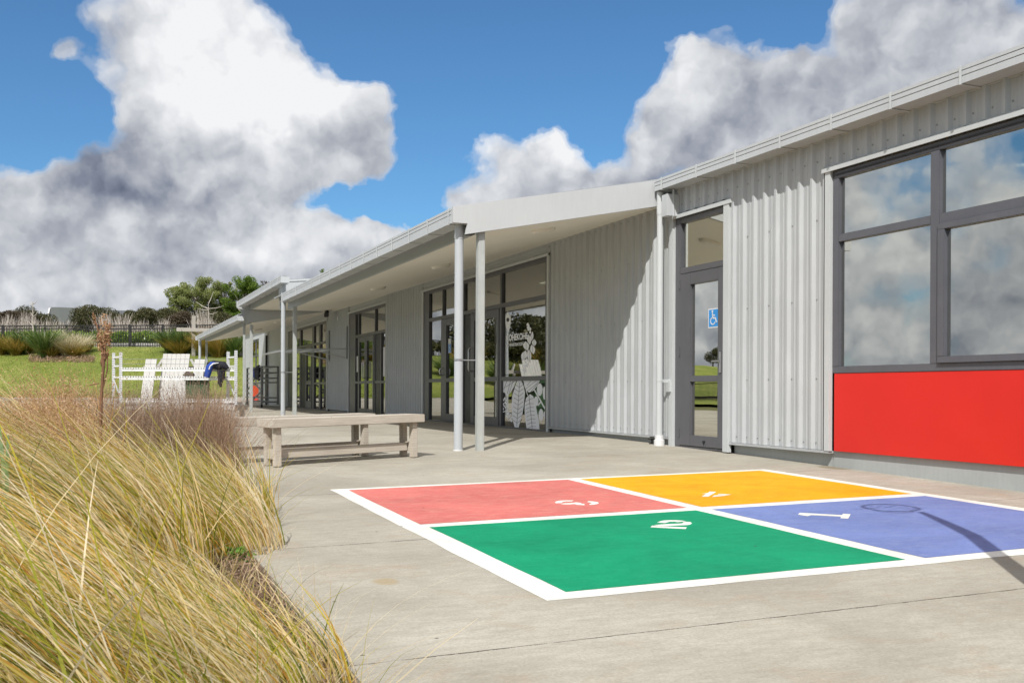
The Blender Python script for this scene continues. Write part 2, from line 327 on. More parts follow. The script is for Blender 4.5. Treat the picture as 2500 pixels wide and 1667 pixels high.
ART_LOW= [[(17.178,1.18),(16.516,1.176),(16.617,1.069),(16.761,0.973),(16.887,0.908),(16.993,0.9),(17.058,0.956),(17.175,0.964)],[(16.475,1.175),(16.294,1.174),(16.194,1.083),(16.126,0.96),(16.171,0.758),(16.228,0.602),(16.306,0.491),(16.405,0.348),(16.588,0.341),(16.651,0.434),(16.714,0.512),(16.737,0.718),(16.698,0.91),(16.568,1.069)],[(16.195,1.173),(15.492,1.168),(15.602,1.082),(15.75,0.999),(15.94,0.963),(16.075,0.991),(16.154,1.068)],[(15.901,0.938),(15.768,0.9),(15.673,0.781),(15.597,0.616),(15.521,0.469),(15.502,0.347),(16.049,0.337),(16.089,0.451),(16.137,0.604),(16.139,0.759),(16.074,0.867)],[(15.378,1.014),(15.4,0.951),(15.46,0.911),(15.534,0.91),(15.596,0.95),(15.62,1.014),(15.597,1.079),(15.537,1.118),(15.462,1.118),(15.401,1.078)],[(15.252,0.956),(15.262,0.891),(15.29,0.85),(15.326,0.85),(15.355,0.89),(15.367,0.955),(15.356,1.021),(15.328,1.061),(15.292,1.061),(15.263,1.021)],[(15.547,0.82),(15.565,0.771),(15.613,0.74),(15.672,0.739),(15.721,0.769),(15.741,0.817),(15.723,0.866),(15.674,0.897),(15.614,0.897),(15.566,0.868)],[(15.341,0.59),(15.359,0.527),(15.41,0.486),(15.473,0.484),(15.524,0.522),(15.545,0.585),(15.526,0.648),(15.475,0.689),(15.412,0.69),(15.361,0.652)],[(15.262,0.595),(15.269,0.558),(15.286,0.535),(15.308,0.534),(15.326,0.556),(15.334,0.593),(15.327,0.629),(15.31,0.652),(15.287,0.653),(15.269,0.631)],[(15.75,1.007),(15.705,1.019),(15.271,0.712),(15.27,0.668)],[(15.452,0.828),(15.408,0.814),(15.554,0.737),(15.591,0.755)],[(17.184,0.605),(16.758,0.67),(16.753,0.654),(17.184,0.587)],[(16.095,0.991),(16.064,0.994),(15.985,0.914),(16.016,0.911)],[(17.085,0.831),(17.08,0.807),(17.116,0.801),(17.158,0.82),(17.163,0.845),(17.126,0.851)],[(17.018,0.85),(17.041,0.827),(17.08,0.827),(17.096,0.851),(17.073,0.875),(17.034,0.874)],[(16.954,0.822),(16.962,0.797),(16.999,0.794),(17.03,0.816),(17.023,0.841),(16.985,0.844)],[(16.996,0.777),(17.024,0.754),(17.063,0.755),(17.073,0.78),(17.045,0.803),(17.006,0.801)],[(17.074,0.751),(17.104,0.728),(17.142,0.73),(17.15,0.755),(17.12,0.777),(17.082,0.775)],[(16.938,0.763),(16.918,0.74),(16.95,0.731),(17.001,0.746),(17.022,0.769),(16.99,0.778)],[(17.047,0.722),(17.022,0.7),(17.052,0.69),(17.107,0.703),(17.132,0.726),(17.102,0.736)],[(16.965,0.684),(17.01,0.665),(17.045,0.671),(17.034,0.696),(16.988,0.714),(16.954,0.708)],[(17.091,0.669),(17.088,0.644),(17.125,0.638),(17.165,0.658),(17.168,0.683),(17.131,0.688)],[(16.826,0.594),(16.821,0.569),(16.857,0.563),(16.897,0.582),(16.902,0.606),(16.867,0.612)],[(16.769,0.549),(16.823,0.534),(16.852,0.542),(16.827,0.566),(16.774,0.581),(16.745,0.572)],[(16.866,0.564),(16.882,0.54),(16.92,0.538),(16.942,0.561),(16.926,0.586),(16.888,0.587)],[(16.806,0.511),(16.851,0.492),(16.885,0.497),(16.874,0.522),(16.829,0.541),(16.795,0.535)],[(16.873,0.5),(16.89,0.476),(16.928,0.474),(16.95,0.497),(16.933,0.521),(16.895,0.523)],[(16.719,0.501),(16.749,0.478),(16.786,0.48),(16.793,0.504),(16.763,0.527),(16.726,0.525)],[(16.764,0.469),(16.751,0.445),(16.784,0.438),(16.83,0.454),(16.843,0.478),(16.81,0.485)],[(16.689,0.454),(16.719,0.431),(16.756,0.433),(16.763,0.457),(16.733,0.48),(16.696,0.478)]]
ART_UP= [[(17.045,2.405),(17.019,2.33),(16.994,2.385),(16.959,2.367),(16.939,2.422),(16.926,2.445),(16.913,2.42),(16.891,2.362),(16.858,2.376),(16.832,2.318),(16.803,2.388),(16.797,2.204),(16.838,2.126),(16.922,2.063),(17.008,2.136),(17.043,2.219)],[(15.991,1.971),(15.939,1.944),(15.893,1.907),(15.871,1.87),(15.879,1.833),(15.898,1.805),(15.925,1.786),(15.965,1.804),(16.004,1.831),(16.039,1.868),(16.043,1.906),(16.023,1.943)],[(15.819,2.009),(15.792,1.981),(15.773,1.946),(15.774,1.913),(15.797,1.881),(15.824,1.858),(15.853,1.844),(15.876,1.862),(15.893,1.889),(15.902,1.923),(15.889,1.956),(15.856,1.987)],[(15.741,1.87),(15.692,1.851),(15.653,1.826),(15.643,1.803),(15.667,1.781),(15.701,1.765),(15.74,1.755),(15.779,1.768),(15.814,1.787),(15.839,1.811),(15.829,1.834),(15.79,1.855)],[(16.12,1.854),(16.044,1.831),(15.978,1.801),(15.951,1.769),(15.969,1.736),(16.004,1.711),(16.048,1.693),(16.108,1.707),(16.164,1.73),(16.212,1.761),(16.213,1.794),(16.175,1.828)],[(15.848,1.785),(15.782,1.762),(15.724,1.731),(15.696,1.698),(15.704,1.664),(15.727,1.637),(15.759,1.619),(15.809,1.633),(15.859,1.656),(15.903,1.688),(15.91,1.722),(15.886,1.758)],[(16.096,1.691),(16.06,1.656),(16.044,1.616),(16.062,1.581),(16.122,1.553),(16.187,1.536),(16.25,1.527),(16.282,1.552),(16.301,1.584),(16.3,1.622),(16.256,1.653),(16.178,1.677)],[(15.956,1.71),(15.909,1.675),(15.869,1.629),(15.854,1.583),(15.868,1.537),(15.893,1.503),(15.923,1.48),(15.96,1.503),(15.994,1.538),(16.022,1.584),(16.02,1.63),(15.993,1.676)],[(16.002,1.742),(15.979,1.742),(16.13,1.299),(16.153,1.3)],[(15.994,2.135),(16.029,2.118),(16.065,2.12),(16.075,2.139),(16.051,2.161),(16.012,2.169),(15.986,2.158)],[(15.945,2.115),(15.961,2.093),(15.994,2.089),(16.019,2.107),(16.018,2.132),(15.991,2.146),(15.958,2.138)],[(15.977,2.087),(16.005,2.068),(16.04,2.068),(16.056,2.086),(16.04,2.11),(16.005,2.121),(15.977,2.11)],[(15.922,2.07),(15.946,2.05),(15.981,2.048),(16.0,2.067),(15.989,2.091),(15.956,2.103),(15.926,2.093)],[(15.956,2.057),(15.944,2.033),(15.966,2.023),(16.008,2.035),(16.036,2.059),(16.03,2.078),(15.995,2.077)],[(15.869,2.046),(15.898,2.027),(15.933,2.027),(15.948,2.045),(15.931,2.069),(15.896,2.079),(15.868,2.069)],[(15.875,1.995),(15.895,1.974),(15.928,1.972),(15.95,1.989),(15.945,2.014),(15.915,2.027),(15.884,2.019)],[(16.082,1.51),(16.084,1.486),(16.114,1.479),(16.148,1.493),(16.162,1.518),(16.144,1.536),(16.109,1.532)],[(16.009,1.535),(15.994,1.512),(16.016,1.501),(16.058,1.511),(16.089,1.535),(16.085,1.553),(16.049,1.554)],[(16.142,1.417),(16.177,1.399),(16.213,1.399),(16.223,1.418),(16.199,1.441),(16.159,1.451),(16.134,1.441)],[(16.022,1.46),(16.035,1.437),(16.068,1.432),(16.095,1.448),(16.097,1.473),(16.072,1.489),(16.039,1.483)],[(16.081,1.372),(16.108,1.352),(16.143,1.35),(16.16,1.368),(16.146,1.392),(16.111,1.405),(16.082,1.396)],[(16.002,1.414),(16.037,1.396),(16.073,1.397),(16.082,1.416),(16.058,1.438),(16.018,1.448),(15.993,1.437)],[(16.159,1.343),(16.186,1.322),(16.222,1.32),(16.239,1.338),(16.225,1.363),(16.19,1.375),(16.16,1.366)],[(16.095,1.32),(16.132,1.302),(16.169,1.303),(16.176,1.322),(16.148,1.345),(16.107,1.354),(16.083,1.343)]]
ART_DARK= [[(16.373,1.139),(16.493,0.368),(16.479,0.368),(16.359,1.138)],[(16.367,1.05),(16.162,1.109),(16.169,1.113),(16.375,1.055)],[(16.368,1.055),(16.579,1.11),(16.587,1.106),(16.375,1.05)],[(16.38,0.972),(16.173,1.032),(16.181,1.036),(16.387,0.976)],[(16.38,0.976),(16.592,1.031),(16.599,1.027),(16.387,0.972)],[(16.392,0.894),(16.185,0.954),(16.193,0.958),(16.399,0.898)],[(16.392,0.898),(16.604,0.952),(16.612,0.948),(16.399,0.894)],[(16.404,0.816),(16.197,0.877),(16.205,0.881),(16.412,0.819)],[(16.404,0.82),(16.617,0.873),(16.624,0.868),(16.411,0.815)],[(16.416,0.737),(16.209,0.799),(16.217,0.803),(16.424,0.741)],[(16.416,0.741),(16.629,0.793),(16.637,0.789),(16.424,0.737)],[(16.428,0.658),(16.221,0.721),(16.229,0.725),(16.436,0.662)],[(16.429,0.662),(16.642,0.714),(16.649,0.71),(16.436,0.658)],[(16.441,0.58),(16.233,0.644),(16.241,0.647),(16.448,0.584)],[(16.441,0.584),(16.654,0.634),(16.662,0.63),(16.448,0.579)],[(16.453,0.501),(16.245,0.566),(16.253,0.569),(16.461,0.505)],[(16.453,0.505),(16.667,0.555),(16.674,0.55),(16.46,0.501)],[(16.465,0.422),(16.257,0.488),(16.265,0.491),(16.473,0.426)],[(16.465,0.426),(16.679,0.475),(16.687,0.471),(16.473,0.422)],[(15.954,0.914),(15.806,0.353),(15.793,0.354),(15.94,0.915)],[(15.936,0.839),(15.754,0.868),(15.758,0.872),(15.941,0.843)],[(15.941,0.843),(16.111,0.808),(16.106,0.803),(15.936,0.839)],[(15.921,0.773),(15.739,0.773),(15.739,0.778),(15.921,0.778)],[(15.924,0.778),(16.109,0.741),(16.104,0.737),(15.919,0.773)],[(15.904,0.708),(15.722,0.708),(15.722,0.713),(15.904,0.713)],[(15.907,0.712),(16.092,0.675),(16.086,0.671),(15.901,0.708)],[(15.887,0.643),(15.706,0.643),(15.705,0.648),(15.887,0.647)],[(15.889,0.647),(16.074,0.609),(16.069,0.605),(15.884,0.643)],[(15.87,0.577),(15.689,0.579),(15.688,0.584),(15.869,0.582)],[(15.872,0.582),(16.057,0.544),(16.051,0.539),(15.867,0.578)],[(15.853,0.512),(15.672,0.514),(15.671,0.519),(15.852,0.517)],[(15.855,0.517),(16.039,0.478),(16.034,0.474),(15.85,0.513)],[(15.836,0.447),(15.655,0.45),(15.655,0.455),(15.835,0.452)],[(15.838,0.452),(16.022,0.413),(16.016,0.408),(15.833,0.448)],[(15.819,0.383),(15.638,0.386),(15.638,0.391),(15.818,0.388)],[(15.821,0.387),(16.004,0.347),(15.999,0.343),(15.816,0.383)],[(16.665,1.173),(16.872,0.925),(16.86,0.924),(16.654,1.171)],[(16.791,1.173),(16.936,0.941),(16.923,0.94),(16.778,1.172)],[(16.56,1.173),(17.041,1.055),(17.034,1.051),(16.553,1.169)],[(16.96,1.175),(17.108,1.022),(17.096,1.02),(16.948,1.173)],[(16.111,1.02),(15.636,1.163),(15.643,1.166),(16.118,1.023)],[(16.013,0.981),(15.562,1.132),(15.569,1.136),(16.021,0.985)],[(16.033,1.081),(15.861,1.165),(15.87,1.168),(16.042,1.084)],[(15.859,0.982),(15.579,1.11),(15.588,1.113),(15.868,0.985)],[(16.852,2.271),(16.866,2.25),(16.901,2.238),(16.946,2.24),(16.982,2.257),(16.997,2.28),(16.983,2.302),(16.947,2.314),(16.902,2.311),(16.866,2.295)],[(15.96,1.957),(15.959,1.8),(15.951,1.8),(15.953,1.957)],[(15.842,1.998),(15.84,1.855),(15.833,1.855),(15.834,1.997)],[(15.745,1.858),(15.744,1.768),(15.736,1.767),(15.737,1.858)],[(16.087,1.84),(16.085,1.707),(16.077,1.706),(16.079,1.84)],[(15.805,1.771),(15.803,1.632),(15.796,1.632),(15.797,1.771)],[(16.182,1.682),(16.181,1.538),(16.173,1.538),(16.175,1.682)],[(15.943,1.697),(15.941,1.493),(15.933,1.492),(15.936,1.697)]]
# ================================================================ ground, paving, lawn
def xe(y): return .79 if y<5.7 else min(1.17,.79+(y-5.7)*.115)      # edge of the planted bed
def sheet(name,xs,ys,dz,mat,mask=None,kind='structure',label=None):
    vs=[]
    for y in ys:
        for x in xs:
            if abs(x-.79)<.002 and y<9.25: x=xe(y)+(x-.79)
            vs.append((x,y,terr(x,y)+dz)); nx=len(xs); fs=[]
    for j in range(len(ys)-1):
        for i in range(nx-1):
            if mask is None or mask((xs[i]+xs[i+1])/2,(ys[j]+ys[j+1])/2): fs.append((j*nx+i,j*nx+i+1,(j+1)*nx+i+1,(j+1)*nx+i))
    mb=MB(); mb.v=vs; mb.f=fs
    o=mb.build(name,mat,smooth=True); 
    if kind: o['kind']=kind
    return o
def span(a,b,n): return [a+(b-a)*i/n for i in range(n+1)]
gx_=[-400,-250,-160,-110]+span(-80,60,35)+[80,120,200,400]; gy_=[-60,-30,-15]+span(-8,100,54)+[130,170,240,420]
sheet('ground',gx_,gy_,-.16,M['earth'])
def pavmask(x,y):
    if cdepth(x,y)>50: return False
    if y<9.2: return x>.79
    return x>-6
sheet('paving',[-6,-5,-4,-3,-2,-1,0,.79]+span(1.3,6.9,19)+[7.0],span(-12,9.2,53)+span(9.6,58,60),0,M['concrete'],pavmask)
# slab edge towards the planted bed
mb=MB(); ys=span(-12,9.2,30)
for a,b in zip(ys[:-1],ys[1:]): p_,q_=xe(a),xe(b); mb.add([(p_,a,terr(p_,a)-.2),(q_,b,terr(q_,b)-.2),(q_,b,terr(q_,b)),(p_,a,terr(p_,a))],[(0,1,2,3)])
xs=span(-6,1.17,8)
for a,b in zip(xs[:-1],xs[1:]): mb.add([(a,9.2,terr(a,9.2)-.2),(b,9.2,terr(b,9.2)-.2),(b,9.2,terr(b,9.2)),(a,9.2,terr(a,9.2))],[(0,1,2,3)])
mb.build('paving_edge',M['concrete'],kind='structure')
sheet('garden_bed',span(-7,.789,14),span(-4,9.19,26),-.035,M['soil'])
sheet('lawn',span(-70,40,110),span(30,90,90),.02,M['lawn'],lambda x,y: cdepth(x,y)>48.5 and (x<5.9 or y>52.5) and cdepth(x,y)<69.5)
# ================================================================ camera
cam=bpy.data.cameras.new('camera'); co=bpy.data.objects.new('camera',cam); COL.objects.link(co); scene.camera=co
cam.sensor_width=36; cam.lens=2463/2500*36; cam.shift_y=119.1/2500; cam.clip_start=.05; cam.clip_end=3000
co.matrix_world=Matrix.Translation((0,0,1.0))@Matrix.Rotation(-BETA,4,'Z')@Matrix.Rotation(R(90),4,'X')@Matrix.Rotation(.0045,4,'Z')
cam.dof.use_dof=True; cam.dof.focus_distance=10.5; cam.dof.aperture_fstop=16
# ================================================================ school building
B=empty('school_building',(6.9,11.4,.3),'long low grey corrugated school building with canopied entrances and a red panel','building')
DW=6.9
def corr(y0,y1,z0,z1,off=0,screws=()):
    """trapezoidal ribbed sheet on plane x=DW, ribs 0.2 m apart"""
    prof=[]; k0=math.floor((y0-off)/.2)-1; k1=math.ceil((y1-off)/.2)+1
    for k in range(k0,k1):
        c=off+k*.2
        for dy,dx in ((0,0),(.030,0),(.040,-.004),(.052,-.004),(.062,0),(.100,0),(.128,-.032),(.160,-.032),(.180,0)):
            prof.append((c+dy,DW+dx))
    pts=[(y,x) for y,x in prof if y0<y<y1]
    def xat(y):
        for (a,xa),(b,xb) in zip(prof[:-1],prof[1:]):
            if a<=y<=b: return xa+(xb-xa)*(y-a)/max(b-a,1e-6)
        return DW
    pts=[(y0,xat(y0))]+pts+[(y1,xat(y1))]
    mb=MB(); n=len(pts)
    zt0=z1 if not callable(z1) else None
    vs=[(x,y,z0) for y,x in pts]+[(x,y,z1) for y,x in pts]
    vs+=[(DW+.02,y,z0) for y,x in pts]
    mb.add(vs,[(i,i+1,n+i+1,n+i) for i in range(n-1)]+[(2*n+i,2*n+i+1,i+1,i) for i in range(n-1)])
    sb=mb; sb.cur=1
    for k in range(k0,k1):
        for j,z in enumerate(screws):
            y=off+k*.2+.082
            if (k%2 and z!=.477 and z<3.2) or not(y0+.03<y<y1-.03) or not(z0<z<z1): continue
            sb.tube([(DW+.001,y,z),(DW-.007,y,z)],[.011,.0075],6)
    return mb.build('wall_cladding',M['clad'],B,extra=(M['screw'],))
SC=(.477,1.136,1.952,2.77,3.37)
OFF=9.31-.16
corr(8.29,9.93,.405,3.62,OFF,SC)
corr(-3,8.29,3.28,3.62,OFF,(3.37,))
corr(9.93,11.31,3.27,3.62,OFF,(3.37,))
corr(11.25,15.05,.405,3.60,OFF,SC)
corr(21.92,24.95,.40,3.45,OFF,SC)
corr(29.10,32.05,.40,3.50,OFF,SC)
# head bands above the glazed entrances
for a,b in ((15.05,21.92),(24.95,29.10),(32.05,39.1)):
    MB().prism([(6.895,3.265),(6.895,3.33),(6.872,3.335),(6.872,3.36),(6.895,3.365),(6.895,3.50),(6.98,3.50),(6.98,3.265)],'y',a,b).build('head_band',M['clad'],B)
# flat panel 39.1 - 43.0, far sunlit wall 43.8-51.6
MB().box(6.9,7.0,39.1,43.9,.30,3.6).build('smooth_wall_panel',M['beam'],B)
for bx_ in ((6.86,7.0,43.9,46.45,.30,3.62),(6.86,7.0,49.0,51.6,.30,3.62),(6.86,7.0,46.45,49.0,3.28,3.62),(7.0,14,51.5,51.6,.30,3.62)): MB().box(*bx_).build('smooth_wall_panel',M['fascia'],B)
MB().box(6.87,6.93,46.47,48.95,.36,1.17).build('red_wall_panel',M['red'],B,.003)
mb=MB().box(6.84,6.855,46.35,49.1,3.28,3.33); mb.build('head_flashing',M['trim'],B)
w=MB()
for a,b,c,d in ((46.47,48.95,1.17,1.24),(46.47,48.95,3.2,3.27),(46.47,46.54,1.24,3.2),(48.88,48.95,1.24,3.2),(47.5,47.57,1.24,3.2),(46.54,47.5,2.5,2.56),(47.57,48.88,2.5,2.56)): w.box(6.87,6.93,a,b,c,d)
w=w.build('window',M['frame'],B)
MB().box(6.90,6.906,46.5,48.9,1.2,3.22).build('pane',M['glass'],w)
mb=MB().box(6.78,6.855,43.95,44.05,.33,3.3); mb.build('wall_corner_pipe',M['dark'],B)
# plinth (recessed) + base flashing
for bx_ in ((6.93,7.2,-3,8.2,-.1,.402),(6.945,7.2,8.2,9.94,.1,.38),(6.945,7.2,11.27,15.05,.2,.38),(6.945,7.2,21.95,24.93,.2,.375),(6.945,7.2,29.12,32.03,.2,.375),(6.88,7.2,43.9,51.6,.1,.31)): MB().box(*bx_).build('plinth',M['plinth'],B)
for a,b in ((8.2,9.93),(11.26,15.03),(21.95,24.93),(29.12,32.03)): MB().box(6.862,6.944,a,b,.378,.401).build('base_flashing',M['clad'],B)
# trims
for bx_ in ((6.855,6.898,8.185,8.265,.40,3.262),(6.848,6.898,9.935,10.045,.285,3.236),(6.848,6.898,11.16,11.255,.285,3.236),(6.86,6.898,15.03,15.1,.32,3.25),(6.86,6.898,21.84,21.95,.32,3.25),(6.86,6.898,24.93,25.0,.32,3.25),(6.86,6.898,29.07,29.14,.32,3.25),(6.86,6.898,32.0,32.08,.32,3.25),(6.86,6.898,39.05,39.13,.32,3.25)): MB().box(*bx_).build('side_flashing',M['trim'],B,.002)
def headfl(a,b,z): # sloping hood
    return MB().prism([(6.84,z-.045),(6.84,z),(6.895,z+.028),(6.895,z-.03)],'y',a,b).build('head_flashing',M['trim'],B,.002)
headfl(-3,8.30,3.262); headfl(9.9,11.31,3.238)
for a,b in ((15.03,21.97),(24.92,29.12),(32.0,39.12)): headfl(a,b,3.245)
# red panel
MB().box(6.893,6.929,-3,8.155,.404,1.185).build('red_wall_panel',M['red'],B,.002)
# ---- glazing helper
XF0,XF1,XG=6.885,6.96,6.925
def frame(name,rects,mat,parent,panes=(),gm='glass',x0=XF0,x1=XF1,xg=XG,lab=None):
    mb=MB()
    for y0,y1,z0,z1 in rects:
        e_=.002 if (y1-y0)>(z1-z0) else 0
        mb.box(x0+e_,x1-e_,y0,y1,z0,z1)
    o=mb.build(name,M[mat],parent,.003,label=lab)
    for y0,y1,z0,z1 in panes: MB().box(xg,xg+.006,y0-.01,y1+.01,z0-.01,z1+.01).build('pane',M[gm],o)
    return o
# right-hand big window : bays from y=8.17 to y=-3
W=frame('window',[(-3,8.174,1.187,1.255),(-3,8.174,3.14,3.215),(8.09,8.174,1.255,3.14),(6.785,6.89,1.255,3.14),(6.89,8.09,2.50,2.575),
    (4.25,4.33,1.255,3.14),(1.75,1.85,1.255,3.14),(-.6,-.5,1.255,3.14),(4.33,6.785,2.49,2.575),(1.85,4.25,2.5,2.575),(-.5,1.75,2.5,2.575)],'frame',B,
    [(6.89,8.09,1.255,2.50),(6.89,8.09,2.575,3.14),(4.33,6.785,2.575,3.14),(1.85,4.25,1.255,2.5),(1.85,4.25,2.575,3.14),(-.5,1.75,1.255,2.5),(-.5,1.75,2.575,3.14)])
MB().box(6.875,6.883,-3,8.17,3.17,3.185).build('window_head_groove',M['dark'],W)
sash=frame('opening_sash',[(4.33,6.785,1.257,1.315),(4.33,6.785,2.43,2.488),(6.71,6.785,1.315,2.43),(4.33,4.40,1.315,2.43)],'frame',W,[(4.40,6.71,1.315,2.43)],x0=6.862,x1=6.935,xg=6.905)
# accessible side door
Dr=frame('glass_door',[(10.045,10.07,.31,3.2),(11.04,11.16,.31,3.2),(10.07,11.04,3.125,3.2),(10.07,11.04,2.485,2.56),(10.045,11.16,.286,.312)],'doorframe',B,[(10.07,11.0,2.56,3.125)])
leaf=frame('door_leaf',[(10.075,10.19,.318,2.478),(10.795,11.03,.318,2.478),(10.19,10.795,2.33,2.478),(10.19,10.795,.318,.45),(10.19,10.795,1.117,1.19)],'doorframe',Dr,x0=6.875,x1=6.93)
for z0,z1 in ((.45,1.117),(1.19,2.33)): MB().box(6.912,6.918,10.18,10.805,z0-.01,z1+.01).build('pane',M['glass'],leaf)
mb=MB().box(6.862,6.874,10.105,10.145,1.22,1.47).bar((6.845,10.125,1.36),(6.845,10.27,1.36),.016).bar((6.874,10.125,1.36),(6.845,10.125,1.36),.02); mb.build('door_handle',M['steel'],Dr,.002)
for z in (.42,1.45,2.30): MB().box(6.866,6.885,11.028,11.045,z,z+.11).build('hinge',M['doorframe'],Dr,.002)
MB().box(6.868,6.874,10.45,10.5,.375,.395).box(6.868,6.874,10.47,10.48,.345,.378).build('door_bolt',M['dark'],Dr)
def sticker(parent,y0,y1,z0,z1,x):
    s=MB().box(x,x+.002,y0,y1,z0,z1).build('access_sticker',M['white'],parent)
    b=.014; x-=.0015
    mb=MB().box(x,x+.001,y0+b,y1-b,z0+b,z1-b)
    mb.build('blue_square',M['blue'],s)
    w=y1-y0;h=z1-z0; x-=.0015
    def p(u,v): return (x,y1-u*w,z0+v*h)          # u to the viewer's right
    mb=MB()
    mb.tube([p(.42,.84),(x-.001,)+p(.42,.84)[1:]],w*.075,10)
    mb.bar(p(.42,.76),p(.46,.50),w*.09,.002,(1,0,0)); mb.bar(p(.46,.50),p(.70,.50),w*.08,.002,(1,0,0)); mb.bar(p(.70,.52),p(.80,.28),w*.08,.002,(1,0,0)); mb.bar(p(.45,.64),p(.66,.64),w*.06,.002,(1,0,0)); mb.bar(p(.79,.28),p(.88,.31),w*.06,.002,(1,0,0))
    arc=[p(.47+.23*math.cos(t),.36+.18*math.sin(t)) for t in [R(a) for a in range(120,345,18)]]
    for a,b2 in zip(arc[:-1],arc[1:]): mb.bar(a,b2,w*.06,.002,(1,0,0))
    mb.build('wheelchair_symbol',M['white'],s)
sticker(leaf,10.215,10.435,1.765,2.0,6.905)
# ---- main entrance  y 15.1 .. 21.82
def entrance(a,b,rects,panes,name='glazed_entrance'):
    return frame(name,rects,'doorframe',B,panes,'glass_e')
E=entrance(15.1,21.82,[(15.1,21.84,3.14,3.215),(15.1,21.84,.31,.345),(15.1,15.20,.345,3.14),(21.47,21.84,.345,3.14),(15.2,21.47,2.515,2.59),
    (17.14,17.24,.345,2.515),(17.14,17.22,2.59,3.14),(19.17,19.25,2.59,3.14),(20.5,20.56,2.59,3.14),(20.55,20.62,.345,2.515),(19.2,19.27,.345,2.515),(18.70,18.78,.345,2.515),(15.2,17.14,1.17,1.245),(20.62,21.47,1.17,1.245)],
    [(15.2,17.14,1.245,2.515),(15.2,17.14,.345,1.17),(15.2,17.14,2.59,3.14),(17.22,19.17,2.59,3.14),(19.25,20.5,2.59,3.14),(20.56,21.47,2.59,3.14),(20.62,21.47,1.245,2.515),(20.62,21.47,.345,1.17)])
l1=frame('door_leaf',[(19.28,19.40,.35,2.505),(20.25,20.54,.35,2.505),(19.4,20.25,2.36,2.505),(19.4,20.25,.35,.50),(19.4,20.25,1.17,1.25)],'doorframe',E,x0=6.875,x1=6.93)
for z0,z1 in ((.5,1.17),(1.25,2.36)): MB().box(6.912,6.918,19.39,20.26,z0-.01,z1+.01).build('pane',M['glass_e'],l1)
l2=frame('door_leaf',[(17.25,17.36,.35,2.505),(18.56,18.69,.35,2.505),(17.36,18.56,2.36,2.505),(17.36,18.56,.35,.50),(17.36,18.56,1.17,1.25)],'doorframe',E,x0=6.875,x1=6.93)
for z0,z1 in ((.5,1.17),(1.25,2.36)): MB().box(6.912,6.918,17.35,18.57,z0-.01,z1+.01).build('pane',M['glass_e'],l2)
MB().box(6.905,7.0,18.79,19.19,.35,2.51).build('dark_bay_fill',M['dark'],E)  # black box stands in for the shade inside the open doorway
def pull(parent,y,z0,z1,x=6.875):
    mb=MB().tube([(x,y,z0),(x-.06,y,z0+.005),(x-.075,y,z0+.04),(x-.075,y,z1-.04),(x-.06,y,z1-.005),(x,y,z1)],.014,8); return mb.build('pull_handle',M['steel'],parent,smooth=True)
pull(E,18.66,1.37,1.83); pull(E,20.45,1.32,1.46)
sticker(l1,20.01,20.2,1.78,1.98,6.905)
MB().box(6.904,6.908,20.02,20.19,1.985,2.08).build('paper_notice',M['white'],l1)
# artwork on the wide pane
def flat(polys,x,th=.0015,mb=None):
    mb=mb or MB()
    for i_,p in enumerate(polys): mb.prism(p,'x',x-th-.00012*(i_%7),x)
    return mb
mb=flat(ART_LOW,6.9248,.0006); flat(ART_UP,6.9248,.0006,mb); mb.cur=1; flat(ART_DARK,6.9228,.0004,mb); mb.build('leaf_artwork',M['vinyl'],E,extra=(M['vein'],))
def text(s,name,mat,parent,y_left,z,length,height,x,bold=.0):
    cu=bpy.data.curves.new(name,'FONT'); cu.body=s; cu.extrude=.001; cu.offset=bold
    t=bpy.data.objects.new(name,cu); COL.objects.link(t); bpy.context.view_layer.update()
    me=bpy.data.meshes.new_from_object(t.evaluated_get(bpy.context.evaluated_depsgraph_get())); bpy.data.objects.remove(t)
    co=[v.co.copy() for v in me.vertices]; x0=min(c.x for c in co); x1=max(c.x for c in co); y0=min(c.y for c in co); y1=max(c.y for c in co)
    for v,c in zip(me.vertices,co): v.co=(x-c.z, y_left-(c.x-x0)/(x1-x0)*length, z+(c.y-y0)/(y1-y0)*height)
    return link_mesh(name,me,mat,parent)
text('KOHEKOHE','sign_lettering',M['vinyl'],E,16.99,1.888,.97,.118,6.9235,.028)
text('ADMINISTRATION','sign_lettering',M['vinyl'],E,17.0,1.785,.79,.058,6.9235,.012)
pn=MB().box(6.933,6.935,15.215,15.56,1.25,1.56).build('paper_notice',M['white'],E)
mb=MB()
for k in range(14):
    for c0,c1 in ((15.24,15.33),(15.34,15.43),(15.44,15.54)): mb.box(6.9315,6.9325,c0,c1-random.uniform(0,.02),1.27+k*.02,1.278+k*.02)
mb.build('printed_lines',M['galv'],pn)
# ---- second entrance y 25.0 .. 29.07
E2=entrance(25,29.07,[(25.0,29.07,3.14,3.215),(25,29.07,.31,.345),(25.0,25.14,.345,3.14),(28.32,29.07,.345,3.14),(25.14,28.32,2.47,2.55),(25.52,25.6,.345,2.47),(26.12,26.2,.345,3.14),(27.95,28.02,.345,3.14),(25.14,28.32,1.17,1.235)],
   [(25.14,26.12,2.55,3.14),(26.2,27.95,2.55,3.14),(28.02,28.32,2.55,3.14),(28.02,28.32,.345,2.47),(25.14,25.52,.345,2.47)])
for a,b in ((26.22,27.08),(27.10,27.93)):
    l=frame('door_leaf',[(a,a+.12,.35,2.46),(b-.12,b,.35,2.46),(a+.12,b-.12,2.33,2.46),(a+.12,b-.12,.35,.48),(a+.12,b-.12,1.165,1.24)],'doorframe',E2,x0=6.87,x1=6.925)
    for z0,z1 in ((.48,1.165),(1.24,2.33)): MB().box(6.90,6.906,a+.11,b-.11,z0-.01,z1+.01).build('pane',M['glass_e'],l)
pull(E2,27.02,1.32,1.77,6.87); pull(E2,27.17,1.32,1.77,6.87)
